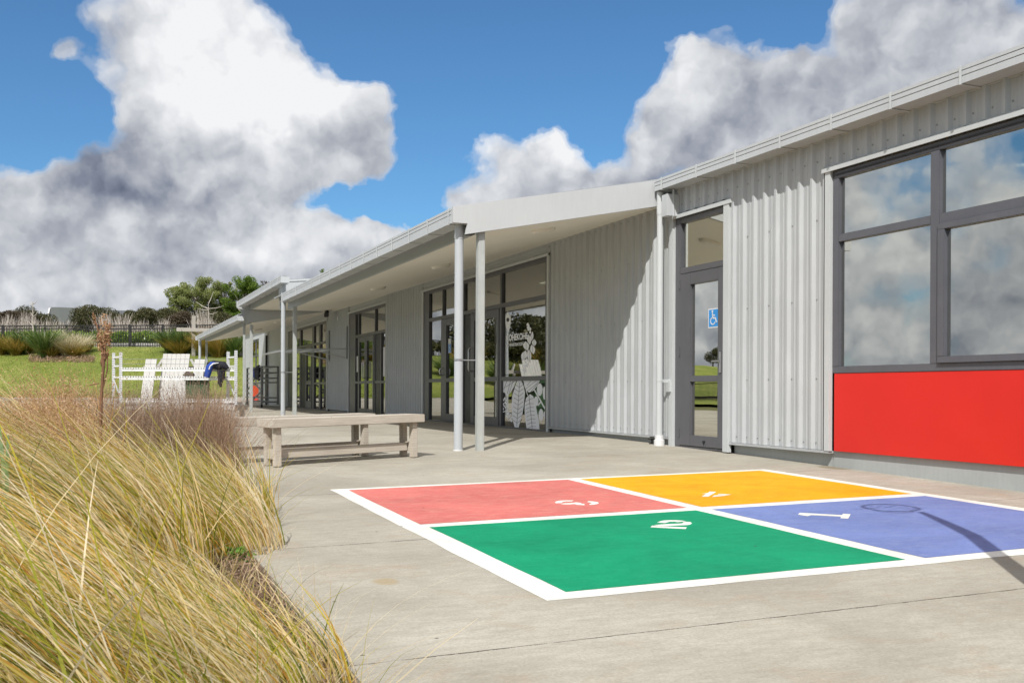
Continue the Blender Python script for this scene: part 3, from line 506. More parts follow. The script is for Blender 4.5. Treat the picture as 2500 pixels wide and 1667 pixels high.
MB().box(6.90,7.0,25.62,26.11,.35,2.46).build('dark_bay_fill',M['dark'],E2)  # plain black box filling the bay beside the doors
MB().box(6.915,6.919,25.2,25.42,1.35,2.1).build('paper_notice',M['white'],E2)
MB().box(6.915,6.919,28.06,28.28,1.5,1.95).build('paper_notice',M['white'],E2)
# ---- third entrance y 32.08 .. 39.05
E3=entrance(32,39,[(32.08,39.05,3.14,3.215),(32.08,39.05,.31,.345),(32.08,32.3,.345,3.14),(38.2,39.05,.345,3.14),(33.15,33.4,.345,3.14),(34.2,34.5,.345,3.14),(36.58,36.8,.345,3.14),(32.3,38.2,2.49,2.57),(32.3,34.2,1.17,1.24),(36.8,38.2,1.17,1.24)],
   [(32.3,33.15,.345,2.49),(33.4,34.2,.345,2.49),(36.8,38.2,.345,2.49),(32.3,33.15,2.57,3.14),(33.4,34.2,2.57,3.14),(34.5,36.58,2.57,3.14),(36.8,38.2,2.57,3.14)])
MB().box(6.9,7.0,35.6,36.57,.35,2.49).build('dark_bay_fill',M['dark'],E3)  # plain black box filling the bay next to the leaf
l=frame('door_leaf',[(34.52,34.68,.35,2.48),(35.45,35.59,.35,2.48),(34.68,35.45,2.34,2.48),(34.68,35.45,.35,.6),(34.68,35.45,1.17,1.3)],'doorframe',E3,x0=6.87,x1=6.925)
MB().box(6.90,6.906,34.67,35.46,.58,2.36).build('pane',M['glass_e'],l)
# house number sign
text('4','wall_number',M['vinyl'],B,30.6,3.09,.11,.16,6.868,.04)
# ---- interior shell
for bx_ in ((12,12.1,-3,51.5,.3,3.3),(7.05,12,-3.1,-3,.3,3.3),(7.05,12,11.3,11.4,.3,3.3),(7.05,12,22.5,22.6,.3,3.3),(7.05,12,30.4,30.5,.3,3.3)): MB().box(*bx_).build('interior_wall',M['intwall'],B)
MB().box(7.0,12,-3,51.5,.2,.305).build('interior_floor',M['intfloor'],B)
MB().box(7.0,12,-3,51.5,3.25,3.3).build('interior_ceiling',M['intceil'],B)
for (x,y) in ((8.6,16.2),(8.6,18.8),(10.4,17.4),(8.4,6.8),(10.2,5.2),(8.8,27)): MB().box(x,x+1.1,y,y+.5,3.235,3.247).build('ceiling_light_panel',M['lit'],B)
# ---- roofs
def slope(x): return 3.715+(x-6.66)*.2
mb=MB()
mb.prism([(6.72,slope(6.72)-.035),(14.5,slope(14.5)-.035),(14.5,slope(14.5)+.005),(6.72,slope(6.72)+.005)],'y',-3,51.6)
mb.prism([(6.905,3.6),(14.4,3.6),(14.4,slope(14.4)-.05),(6.905,slope(6.905)-.05)],'y',-2.9,51.5)
mb.build('main_roof',M['roof'],B)
def gutter(x,y0,y1,zb,zt,straps,depth=.2,name='gutter'):
    mb=MB().prism([(x,zb),(x+depth,zb),(x+depth,zb+.10),(x+depth-.004,zb+.10),(x+depth-.004,zb+.004),(x+.005,zb+.004),(x+.005,zt-.02),(x+.02,zt-.02),(x+.02,zt),(x,zt),(x,zt-.030),(x+.005,zt-.033),(x+.005,zt-.037),(x,zt-.040),(x,zt-.075),(x+.005,zt-.078),(x+.005,zt-.082),(x,zt-.085)],'y',y0,y1)
    mb.box(x+.001,x+depth,y0-.004,y0,zb,zt-.03); mb.box(x+.001,x+depth,y1,y1+.004,zb,zt-.03)
    g=mb.build(name,M['gutter'],B)
    first=None
    for y in straps:
        if first is None:
            s=MB().prism([(x-.010,zb-.008),(x-.010,zt+.004),(x-.004,zt+.004),(x-.004,zb-.004),(x+depth+.03,zb-.004),(x+depth+.03,zb-.008)],'y',y-.012,y+.012)
            first=s.build('gutter_bracket',M['trim'],g); y00=y
        else:
            c=first.copy(); COL.objects.link(c); c.parent=g; c.location=(first.location[0],first.location[1]+y-y00,first.location[2])
    return g
gutter(6.67,-3,11.33,3.572,3.715,[11.15-.8*k for k in range(17)],.21)
gutter(3.95,11.47,23.4,3.0,3.185,[11.56+.832*k for k in range(15)])
gutter(3.95,23.45,31.0,3.45,3.62,[23.8+.95*k for k in range(8)])
gutter(3.95,31.05,44.0,3.05,3.22,[31.6+.95*k for k in range(13)])
MB().box(6.885,6.897,-3,11.35,3.56,3.70).build('eave_fascia',M['fascia'],B)
def canopy(y0,y1,zg,ends):
    dz=zg-3.0; zt=3.185+dz; k=.19 if dz<.2 else .02
    # roof sheet + soffit + front beam
    xe=6.9; zr=lambda x:zt+.0+(x-3.95)*(.2 if dz<.2 else .09)
    mb=MB().prism([(4.0,zr(4.0)-.02),(xe-.05,zr(xe)-.03),(xe-.05,zr(xe)+.0),(4.0,zr(4.0)+.01)],'y',y0+.02,y1-.02); mb.build('canopy_roof',M['roof'],B)
    zs=lambda x:2.945+dz+(x-4.34)*(.475/2.56 if dz<.2 else (.475-dz)/2.56)
    mb=MB().prism([(4.385,zs(4.385)),(6.90,zs(6.9)),(6.90,zs(6.9)+.03),(4.385,zs(4.385)+.03)],'y',y0+.03,y1-.03); mb.build('soffit',M['soffit'],B)
    MB().box(4.34,4.384,y0+.03,y1-.03,2.935+dz,3.13+dz).build('front_beam',M['beam'],B,.003)
    MB().prism([(4.151,3.07+dz),(4.339,3.10+dz),(4.339,3.13+dz),(4.151,3.10+dz)],'y',y0+.05,y1-.05).build('eave_lining',M['beam'],B)
    return zs
zs1=canopy(11.42,24.75,3.0,0); zs2=canopy(24.8,31.15,3.45,0); zs3=canopy(31.2,44.5,3.05,0)
# gable fascia of canopy 1, right end
MB().prism([(3.945,2.995),(4.13,2.995),(4.105,2.865),(6.80,3.405),(6.80,3.73),(6.66,3.718),(3.945,3.19)],'y',11.385,11.425).build('gable_fascia',M['fascia'],B,.002)
MB().box(4.15,4.24,11.43,11.56,2.88,2.995).build('gutter_outlet',M['dark'],B)
# gable fascia of canopy 2, right end (faces the camera)
MB().prism([(3.945,3.445),(4.13,3.445),(4.14,3.14),(6.86,3.46),(6.86,3.90),(3.945,3.625)],'y',24.76,24.795).build('gable_fascia',M['fascia'],B,.002)
MB().prism([(4.15,3.62),(5.6,3.755),(5.6,3.735),(4.15,3.60)],'y',24.74,24.758).build('flashing_strip',M['trim'],B)
MB().prism([(3.945,3.445),(4.05,3.40),(4.15,2.99),(4.5,3.02),(6.86,3.46),(6.86,3.86),(3.945,3.625)],'y',31.155,31.195).build('gable_fascia',M['fascia'],B,.002)
MB().prism([(3.945,3.05),(4.13,3.05),(6.86,3.5),(6.86,3.8),(3.945,3.22)],'y',44.5,44.54).build('gable_fascia',M['fascia'],B,.002)
# soffit lights
def slight(x,y,z):
    mb=MB(); n=20; vs=[];fs=[]
    for k,(s,h) in enumerate(((1,0),(1,-.035),(.86,-.06),(.4,-.068))):
        for i in range(n):
            a=2*math.pi*i/n; ca,sa=math.cos(a),math.sin(a)
            ex=math.copysign(abs(ca)**.6,ca)*.165*s; ey=math.copysign(abs(sa)**.6,sa)*.085*s
            vs.append((x+ex,y+ey,z+h+.01+ex*.18))
    for k in range(3):
        for i in range(n): fs.append((k*n+i,k*n+(i+1)%n,(k+1)*n+(i+1)%n,(k+1)*n+i))
    fs.append(tuple(range(3*n,4*n))); mb.add(vs,fs); return mb.build('soffit_light',M['lamp'],B,smooth=True)
for y in (12.44,16.79,21.0): slight(5.6,y,zs1(5.6))
slight(5.2,26.4,zs2(5.2)); slight(5.6,33.5,zs3(5.6)); slight(5.6,38.3,zs3(5.6))
# posts and downpipes
def sqpost(x,y,zt,w=.09):
    z0=terr(x,y)-.03
    MB().box(x-w/2,x+w/2,y-w/2,y+w/2,z0,zt).build('square_post',M['post'],B,.008)
def rpipe(x,y,zt,r=.054,clampz=None,foot=True):
    z0=terr(x,y)
    p=MB().tube([(x,y,z0+.0),(x,y,zt)],r,20,False).build('downpipe',M['pipe'],B,smooth=True)
    MB().tube([(x,y,zt-.17),(x,y,zt)],r*1.06,20,False).build('pipe_socket',M['pipe'],p,smooth=True)
    if foot: MB().tube([(x,y,z0-.01),(x,y,z0+.012)],r*1.12,20).build('pipe_foot',M['white'],p)
    if clampz:
        MB().tube([(x,y,clampz-.012),(x,y,clampz+.012)],r+.004,20).bar((x+r,y,clampz),(x+.22,y-.03,clampz),.018,.012).build('pipe_clamp',M['steel'],p)
sqpost(4.34,11.5,2.945); rpipe(4.085,11.56,3.0,clampz=1.365)
sqpost(4.36,23.9,2.95); rpipe(4.10,23.95,3.45,clampz=1.4)
sqpost(4.36,31.0,2.93); sqpost(4.36,44.1,2.95); rpipe(4.10,44.2,3.05)
sqpost(4.2,31.4,3.44,.07)
MB().tube([(4.16,24.68,2.93),(4.16,24.68,3.11)],.028,10).bar((4.11,24.5,3.03),(4.2,24.66,3.03),.02).build('outlet_pipe',M['pipe'],B,smooth=True)
# wall downpipe beside the door
dp=MB().tube([(6.74,11.30,.42),(6.74,11.30,3.56)],.042,18).build('downpipe',M['trim'],B,smooth=True)
MB().tube([(6.74,11.30,3.27),(6.74,11.30,3.56)],.046,18).build('pipe_socket',M['trim'],dp,smooth=True)
MB().tube([(6.74,11.30,.285),(6.74,11.30,.37),(6.74,11.30,.375),(6.74,11.30,.43)],[.068,.068,.055,.055],20).build('pipe_boot',M['white'],dp,smooth=True)
MB().tube([(6.74,11.30,1.125),(6.74,11.30,1.15)],.046,18).box(6.76,6.87,11.23,11.26,1.11,1.15).box(6.82,6.895,11.19,11.24,.99,1.13).build('pipe_clamp',M['trim'],dp)
MB().box(6.70,6.88,11.06,11.2,3.22,3.50).build('gutter_outlet',M['gutter'],B,.004)
MB().tube([(6.79,11.06,3.56),(6.79,11.06,3.22),(6.80,11.09,3.19)],.012,8).build('overflow_pipe',M['gutter'],B,smooth=True)
# ---- garden tap
T=empty('garden_tap',(6.8,11.62,.33),'small black garden tap beside the white downpipe boot','tap')
MB().tube([(6.94,11.62,.36),(6.82,11.62,.36)],.012,8).tube([(6.82,11.62,.375),(6.82,11.62,.30)],[.016,.011],8).build('tap_body',M['dark'],T,smooth=True)
MB().bar((6.82,11.57,.39),(6.82,11.67,.39),.014).bar((6.80,11.6,.36),(6.80,11.68,.36),.014).build('tap_handle',M['dark'],T)
MB().tube([(6.82,11.62,terr(6.82,11.6)+.0),(6.82,11.62,terr(6.82,11.6)+.012)],.04,12).build('drain_cap',M['dark'],T)
# ---- security camera
T=empty('security_camera',(6.7,30.8,3.4),'small black security camera under the canopy soffit','camera')
MB().box(6.55,6.85,30.55,31.0,3.42,3.455).build('mount_plate',M['fascia'],T,.004)
MB().tube([(6.6,30.7,3.42),(6.6,30.7,3.36)],.03,10).bar((6.62,30.9,3.36),(6.5,30.45,3.25),.13,.12).build('camera_body',M['dark'],T,.01)
# ---- fold-down wall rack
T=empty('wall_rack',(6.87,30.4,2.4),'white fold-down wall rack on two dark rails between the glazed entrances','wall rack')
for y in (29.24,31.69): MB().box(6.84,6.868,y-.03,y+.03,1.9,2.86).build('wall_rail',M['galv'],T,.003)
mb=MB()
for y in (29.3,31.6):
    mb.bar((6.84,y,2.2),(4.95,y,2.12),.04,.05); mb.bar((6.84,y,1.93),(5.9,y,2.14),.035,.035)
for x in (4.95,5.4,5.9,6.4): mb.bar((x,29.3,2.12+(x-4.95)*.04),(x,31.6,2.12+(x-4.95)*.04),.04,.04)
mb.build('rack_frame',M['trim'],T)
mb=MB().bar((4.92,28.9,2.09),(4.92,32.2,2.09),.06,.04); mb.build('front_bar',M['white'],T)
# ================================================================ painted court
Cc=empty('four_square_court',(4,6.1,.13),'painted four square court in red, yellow, green and blue with white borders','court')
def psheet(name,x0,x1,y0,y1,dz,mat,parent,label=None,wob=0):
    xs=span(x0,x1,max(2,int((x1-x0)/.25))); ys=span(y0,y1,max(2,int((y1-y0)/.25))); nx=len(xs)
    rw=lambda:random.uniform(-wob,wob)
    vs=[]
    for j,y in enumerate(ys):
        for i,x in enumerate(xs):
            xx=x+(rw() if i in(0,nx-1) else 0); yy=y+(rw() if j in(0,len(ys)-1) else 0); vs.append((xx,yy,terr(xx,yy)+dz))
    mb=MB().add(vs,[(j*nx+i,j*nx+i+1,(j+1)*nx+i+1,(j+1)*nx+i) for j in range(len(ys)-1) for i in range(nx-1)])
    return mb.build(name,mat,parent,label=label)
psheet('white_border',1.80,6.125,3.945,8.255,.0015,M['c_wht'],Cc,wob=.006)
psheet('painted_square',1.93,3.925,6.185,8.16,.003,M['c_red'],Cc,'faded red square with the number 3',.003)
psheet('painted_square',4.045,6.0,6.185,8.155,.003,M['c_org'],Cc,'yellow square with the number 4',.003)
psheet('painted_square',1.95,3.91,4.07,6.05,.003,M['c_grn'],Cc,'green square with the number 2',.003)
psheet('painted_square',4.04,6.0,4.07,6.045,.003,M['c_blu'],Cc,'blue square with the number 1',.003)
for name,polys in NUM.items():
    mb=MB()
    for p in polys: mb.add([(x,y,terr(x,y)+.0042) for x,y in p],[tuple(range(len(p)))])
    mb.build('painted_number',M['c_wht'],Cc,label=name.replace('_',' ')+' in white paint')
# small expansion joint seen through the blue paint
mb=MB(); 
for k in range(26):
    x=4.15+k*.045
    if random.random()<.75: mb.add([(x,5.648,terr(x,5.65)+.0038),(x+.035,5.65,terr(x,5.65)+.0038),(x+.035,5.655,terr(x,5.65)+.0038),(x,5.654,terr(x,5.65)+.0038)],[(0,1,2,3)])
mb.build('joint_line',M['vein'],Cc)
# ================================================================ benches
def bench(lab,x,y,rz,src=None,leg_rows=(.05,1.72)):
    if src is None:
        o=empty('timber_bench',(0,0,0),lab,'bench','low weathered timber benches',rz=.0001); L,Wd=1.86,.36
        o.rotation_euler=(0,0,0)
        mb=MB()
        for k in range(3): mb.box(0,L,k*.121,k*.121+.1165,.392,.48)
        mb.build('seat_slab',M['wood'],o,.006)
        for lx in leg_rows:
            for ly in (.045,.245): MB().box(lx,lx+.068,ly,ly+.068,0,.392).build('leg',M['wood'],o,.005)
            MB().box(lx+.01,lx+.058,.113,.245,.07,.17).build('cross_rail',M['wood'],o,.004)
        MB().box(leg_rows[0]+.11,leg_rows[1]+.0,.15,.20,.075,.165).build('stretcher',M['wood'],o,.004)
        MB().box(leg_rows[0]+.0585,leg_rows[0]+.11,.13,.225,.055,.175).box(leg_rows[1]-.04,leg_rows[1]-.002,.12,.235,.165,.18).build('stretcher_block',M['wood'],o,.003)
    else:
        o=src.copy(); COL.objects.link(o)
        for ch in src.children: c=ch.copy(); COL.objects.link(c); c.parent=o
        o['label']=lab
    o.location=(x,y,terr(x+.5,y)); o.rotation_euler=(0,R(-1.0),rz); return o
b1=bench('near timber bench standing clear on the paving in front of the canopy post',1.66,10.24,R(17.8))
b2=bench('timber bench behind the near bench, its left end lost in the brown grass',1.20,10.63,R(17.8),b1)
b3=b1
# ================================================================ hoop stand just outside the frame (casts the shadow on the court)
Ed=Vector((1,1.43,-1.83))
def lift(sx,sy,z,z0=.17): k=(z-z0)/1.83; return (sx-k,sy-1.43*k,z)
Hp=empty('netball_hoop',lift(4.0,3.36,.12,.12),'white netball hoop on a curved pole beside the painted court','hoop')
base=(3.50,2.62)
top=lift(5.30,5.38,3.05); rc=lift(5.262,5.625,3.05)
pth=[(base[0],base[1],.05),(base[0]+.01,base[1]+.02,1.2),(base[0]+.05,base[1]+.04,2.5)]
p_=Vector(pth[-1]); q_=Vector(top)
for t in (.35,.65,.88,1): pth.append(tuple(p_.lerp(q_,t)+Vector((0,0,.06*math.sin(t*3.1)))))
MB().tube(pth,[.055,.055,.05,.042,.035,.028,.022],14).build('pole',M['white'],Hp,smooth=True)
rr=.19; ring=[(rc[0]+rr*math.cos(2*math.pi*k/28),rc[1]+rr*math.sin(2*math.pi*k/28),3.05) for k in range(29)]
MB().tube(ring,.013,6).build('ring',M['steel'],Hp,smooth=True)
mb=MB()
for lev,(r0,z0) in enumerate(((rr,3.05),(.165,2.99),(.14,2.93),(.13,2.88))):
    if lev==3: break
    r1,z1=((.165,2.99),(.14,2.93),(.13,2.88))[lev]
    for k in range(12):
        a=2*math.pi*(k+.5*(lev%2))/12
        for s in (-.5,.5):
            b_=a+s*2*math.pi/12; mb.bar((rc[0]+r0*math.cos(a),rc[1]+r0*math.sin(a),z0),(rc[0]+r1*math.cos(b_),rc[1]+r1*math.sin(b_),z1),.005)
mb.build('net',M['white'],Hp)
# ================================================================ things beyond
def P2(px,Y,py=None):
    X=(px-1250)/2463*Y; x,y=cw(X,Y); return (x,y) if py is None else (x,y,1-(py-952.6)/2463*Y)
# trolley under the canopy
x,y=6.1,41.6
T=empty('steel_trolley',(x,y,.31),'grey wheeled steel trolley frame under the far canopy beside the red panel','trolley')
z0=.32
y0_,y1_,x0_,x1_=36.9,42.4,5.75,6.35
y0_,y1_=38.2,42.0
mb=MB()
for yy in (y0_,(y0_+y1_)/2+.6,y1_):
    for xx in (x0_,x1_): MB().bar((xx,yy,z0+.12),(xx,yy,1.86),.07).build('upright',M['galv'],T)
mb=MB()
for z in (.52,.68,1.25,1.42,1.62,1.84):
    for xx in (x0_,x1_): mb.bar((xx,y0_,z),(xx,y1_,z),.045)
    for yy in (y0_,y1_): mb.bar((x0_,yy,z),(x1_,yy,z),.045)
mb.build('rail',M['galv'],T)
ym=(y0_+y1_)/2+.6
mb=MB().bar((x0_,y0_,.95),(x0_,ym,1.3),.045).bar((x0_,y0_,.93),(x0_,ym,.55),.045).bar((x0_,y1_,.95),(x0_,ym,1.22),.045).bar((x0_,y1_,.9),(x0_,ym,.7),.045).bar((x0_,y0_,1.62),(x0_,ym,1.3),.045)
mb.build('cross_brace',M['galv'],T)
for yy in (y0_,ym,y1_):
    MB().tube([(x0_-.03,yy,z0+.06),(x0_+.03,yy,z0+.06)],.07,12).build('wheel',M['dark'],T)
T=empty('folded_jacket',(6.0,39.4,1.6),'dark blue jacket slung over the grey trolley rail','jacket')
def lump(name,c,r,mat,parent,amp=.25,seed=0,n=3):
    bm=bmesh.new(); bmesh.ops.create_icosphere(bm,subdivisions=n,radius=1)
    rr_=random.Random(seed); ph=[rr_.uniform(0,6) for _ in range(6)]
    for v in bm.verts:
        k=1+amp*(math.sin(v.co.x*4+ph[0])*math.sin(v.co.y*5+ph[1])+.6*math.sin(v.co.z*7+ph[2]+v.co.x*3))
        v.co=Vector((v.co.x*r[0]*k,v.co.y*r[1]*k,v.co.z*r[2]*k))+Vector(c)
    me=bpy.data.meshes.new(name); bm.to_mesh(me); bm.free()
    for p in me.polygons: p.use_smooth=True
    return link_mesh(name,me,mat,parent)
lump('cloth',(5.75,39.0,1.62),(.12,.55,.26),M['cloth_black'],T,.2,3); lump('sleeve',(5.72,39.75,1.6),(.1,.28,.2),M['cloth_blue'],T,.2,5)
# platform, racks, bench furniture around Y=22-26
Lx,Ly=P2(290,22.6); Rx,Ry=P2(578,22)
T=empty('timber_platform',((Lx+Rx)/2,(Ly+Ry)/2,.33),'pale timber platform carrying the white perforated rack','platform')
v=Vector((Rx-Lx,Ry-Ly,0)).normalized(); n_=Vector((-v.y,v.x,0)); A=Vector((Lx,Ly,0)); Bq=Vector((Rx,Ry,0))+v*.05
gz=.32
mb=MB()
for k in range(4): mb.bar(A+n_*(k*.15-.1)+Vector((0,0,gz+.28)),Bq+n_*(k*.15-.1)+Vector((0,0,gz+.28)),.14,.12)
mb.build('deck_boards',M['whitewood'],T,.005)
for q in (A+v*.2,A+v*1.4,Bq-v*.07):
    for k in (-.1,.3): MB().bar(q+n_*k+Vector((0,0,gz-.02)),q+n_*k+Vector((0,0,gz+.22)),.11).build('leg',M['whitewood'],T)
T=empty('perforated_rack',((Lx+Rx)/2,(Ly+Ry)/2,.66),'white perforated steel shelving rack standing on the timber platform','rack')
ro=[P2(294.5,22.3,0)[:2],P2(575.5,22,0)[:2]]; bo=[P2(277,22.7,0)[:2],P2(556.5,22.4,0)[:2]]
ztop=[1.82,1.83]; 
for (xx,yy),zt in zip(ro+bo,(1.80,1.84,1.80,1.83)): MB().box(xx-.032,xx+.032,yy-.02,yy+.02,.66,zt).build('upright',M['perf'],T)
def rbar(a,b,z0,z1,w): return MB().bar((a[0],a[1],z0),(b[0],b[1],z1),w*.5,w)
for z in (1.405,1.215,.72):
    o=rbar(ro[0],ro[1],z,z,.042).build('shelf_beam',M['white'],T)
    a=Vector((ro[0][0],ro[0][1],z+.045)); b=Vector((ro[1][0],ro[1][1],z+.045)); mb=MB(); n=44
    for k in range(n): c=a.lerp(b,(k+.5)/n); d=(b-a)/n*.33; mb.bar(c-d,c+d,.025,.030)
    mb.build('beam_slots',M['white'],o)
    a.z-=.002; b.z-=.002; a-=Vector((n_.x,n_.y,0))*-.03; b-=Vector((n_.x,n_.y,0))*-.03
    MB().bar(a,b,.012,.03).build('beam_back',M['galv'],o)
for i in (0,1):
    for z in (1.70,1.50,1.25): rbar(ro[i],bo[i],z,z,.035).build('side_rail',M['white'],T)
    rbar(ro[i],bo[i],.8,1.2,.035).build('side_brace',M['perf'],T)
mb=MB()
for z in (1.55,1.66): mb.bar((bo[0][0],bo[0][1],z),(bo[1][0],bo[1][1],z),.008)
mb.build('wire',M['galv'],T)
# jacket over the rack
def onrack(px,py,Y=21.95): return P2(px,Y,py)
T=empty('draped_jacket',onrack(530,905),'royal blue and black sports jacket draped over the white perforated rack','jacket')
def blobpath(pts,rs,name,mat,parent):
    return MB().tube(pts,rs,12).build(name,mat,parent,smooth=True)
blobpath([onrack(507,908),onrack(513,896),onrack(522,894),onrack(533,895),onrack(546,895),onrack(556,902)],[.05,.10,.10,.10,.09,.04],'jacket_body',M['cloth_black'],T)
blobpath([onrack(505,924,21.9),onrack(508,912,21.9),onrack(511,900,21.9),onrack(518,892,21.9),onrack(528,889.5,21.9)],[.06,.075,.08,.06,.03],'blue_sleeve',M['cloth_blue'],T)
blobpath([onrack(540,906,21.9),onrack(540,926,21.9),onrack(537,938,21.9),onrack(539,948,21.9)],[.09,.075,.05,.02],'black_sleeve',M['cloth_black'],T)
blobpath([onrack(510,905,21.78),onrack(513,897,21.78),onrack(520,891,21.8),onrack(533,889,21.85)],[.012,.014,.014,.01],'white_stripe',M['white'],T)
# planked seat
T=empty('planked_seat',P2(432,26,950),'large whitewashed plank seat with a tall slatted back and two narrow side backs','seat')
def boards(pxa,pxb,n,pyt,Y,lab):
    mb=MB()
    for k in range(n):
        a=pxa+(pxb-pxa)*k/n; b=pxa+(pxb-pxa)*(k+1)/n-.35
        x0,y0,z1=P2(a,Y,pyt+random.uniform(0,.4)); x1,y1,_=P2(b,Y,pyt)
        ax=Vector((x0,y0,z1)); bx=Vector((x1,y1,z1)); mid=(ax+bx)/2; w=(bx-ax).length
        bott=Vector((mid.x,mid.y,.5))+Vector((-SB*.45,-CB*.45,0))
        mb.bar(bott,mid,w,.03,up=(SB,CB,0))
    return mb.build('plank_back',M['whitewood'],T,.004,label=lab)
boards(398.5,464,6,867.5,26,'tall wide six-board back'); boards(356,383.5,2,880,25.6,'narrow left side back'); boards(475.5,501,2,880,25.6,'narrow right side back')
mb=MB().bar(P2(350,26.3,902),P2(505,26.3,902),.05,.1); mb.build('back_rail',M['greywood'],T)
mb=MB().bar(P2(384,26.4,901),P2(398,26.4,880),.05,.06).bar(P2(466,26.4,880),P2(478,26.4,901),.05,.06); mb.build('brace',M['whitewood'],T)
for px in (362,400,462,498): MB().bar(P2(px,26.5,0)[:2]+(.3,),P2(px,26.5,0)[:2]+(1.5,),.08).build('leg',M['greywood'],T)
# green bin + brown driftwood
a=P2(450.5,24.6,928); b=P2(511.5,24.6,928)
T=empty('green_bin',((a[0]+b[0])/2,(a[1]+b[1])/2,.32),'dark green plastic garden bin in front of the plank seat','bin')
def cbox(px0,px1,Y0,Y1,z0,z1,tap=0):
    A_=[P2(px0,Y0),P2(px1,Y0),P2(px1+2,Y1),P2(px0+2,Y1)]; cx=sum(p[0] for p in A_)/4; cy=sum(p[1] for p in A_)/4
    lo=[(cx+(p[0]-cx)*(1-tap),cy+(p[1]-cy)*(1-tap),z0) for p in A_]; hi=[(p[0],p[1],z1) for p in A_]
    return MB().add(lo+hi,[(3,2,1,0),(4,5,6,7),(0,1,5,4),(1,2,6,5),(2,3,7,6),(3,0,4,7)])
cbox(452,510,24.6,25.3,.33,a[2]-.05,.08).build('bin_body',M['bin'],T,.02)
cbox(448,514,24.5,25.4,a[2]-.05,a[2]+.02).build('bin_rim',M['bin'],T,.012)
cbox(454,508,24.48,24.5,.62,.66).build('bin_band',M['bin'],T)
c=P2(458,24.2,921)
T=empty('driftwood_piece',c,'brown crumpled dried flax clump lying on the green bin','plant debris')
lump('dried_leaves',P2(462,24.7,922),(.13,.1,.07),M['bark'],T,.5,9); lump('dried_tip',P2(457,24.7,916),(.05,.05,.09),M['bark'],T,.4,12)
# timber frame on the lawn
T=empty('timber_goal_frame',P2(472,63,872),'grey timber post and crossbar frame on the lawn beyond the canopy','play frame')
bx=P2(472,63); bz=terr(*bx); MB().bar(bx+(bz-.1,),bx+(1+ (953-775)/2463*63,),.22).build('post',M['greywood'],T,.01)
bx=P2(584.5,63.2); MB().bar(bx+(terr(*bx)-.1,),bx+(1+(953-775)/2463*63,),.22).build('post',M['greywood'],T,.01)
MB().bar(P2(431,62.8,808),P2(600,63,812),.16,.24).build('crossbar',M['greywood'],T,.01)
# ---- pool-style fence in panels
def fline(px): return 74-(px+60)/720*8
T=empty('black_picket_fence',P2(317,fline(317),852),'long black metal picket fence running along the top of the lawn','fence')
pxs=[-1330,-1200,-1080,-960,-850,-750,-650,-555,-465,-380,-300,-225,-148,-71,6.4,84,162,240,317,397,477,556,636,716]
fz=lambda px:terr(*P2(px,fline(px)))
fh=lambda px:1.52
posts_=[]
for px in pxs:
    x,y=P2(px,fline(px)); z=fz(px); MB().box(x-.07,x+.07,y-.07,y+.07,z-.2,z+fh(px)+.08).build('fence_post',M['fence'],T)
    posts_.append((x,y,z))
for (xa,ya,za),(xb,yb,zb) in zip(posts_[:-1],posts_[1:]):
    mb=MB(); z=max(za,zb); n=19
    for h in (.12,fh(0)-.24,fh(0)): mb.bar((xa,ya,z+h),(xb,yb,z+h),.05,.065)
    for k in range(1,n):
        t=k/n; mb.bar((xa+(xb-xa)*t,ya+(yb-ya)*t,z+.02),(xa+(xb-xa)*t,ya+(yb-ya)*t,z+fh(0)),.040)
    mb.build('picket_panel',M['fence'],T)
T=empty('low_kerb_wall',P2(300,75,850),'low pale concrete kerb behind the black picket fence','kerb')
mb=MB()
for a,b in zip(range(-80,720,40),range(-40,760,40)):
    p=P2(a,fline(a)+.7); q=P2(b,fline(b)+.7); z=max(terr(*p),terr(*q)); mb.bar(p+(z+.02,),q+(z+.02,),.25,.56)
mb.build('kerb_block',M['kerb'],T)
# hedge behind
parts=[]
C_=[]
for px in np.arange(-80,470,.5):
    Y=fline(px)+1.6; x,y=P2(px,Y); z=terr(x,y); m_=28
    top=1.02+.08*math.sin(px*.11)+.07*math.sin(px*.37)-(.25 if px>400 else 0)
    c=np.stack([x+rng.uniform(-.35,.35,m_),y+rng.uniform(-.35,.35,m_),z+rng.uniform(.25,top,m_)+rng.normal(0,.05,m_)],1); C_.append(c)
V,Q=leafquads(np.concatenate(C_),.16,.7); o=npmesh('leaf_hedge',V,Q,M['hedge']); tag(o,'bright green broadleaf hedge clipped behind the black picket fence','hedge')
# bare canes
N=5200; px=rng.uniform(-60,620,N); Y=rng.uniform(77,83,N)
ok=np.sin(px*.055)+np.sin(px*.021+1)+.5*np.sin(px*.16)>-.75
px,Y=px[ok],Y[ok]; root=np.array([P2(a,b)+(4.0,) for a,b in zip(px,Y)])
H=(2.4+.3*np.sin(px*.03)+.3*np.sin(px*.13))*rng.uniform(.65,1.1,len(px)); H=np.where(px>455,H*1.12,H)
V,Q=ribbons(root,H,rng.normal(0,.12,(len(px),2)),rng.uniform(0,.05,len(px)),np.full(len(px),.045),4,.3)
o=npmesh('bare_canes',V,Q,M['cane']); tag(o,'mass of bare pale canes standing behind the hedge','canes',kind='stuff')
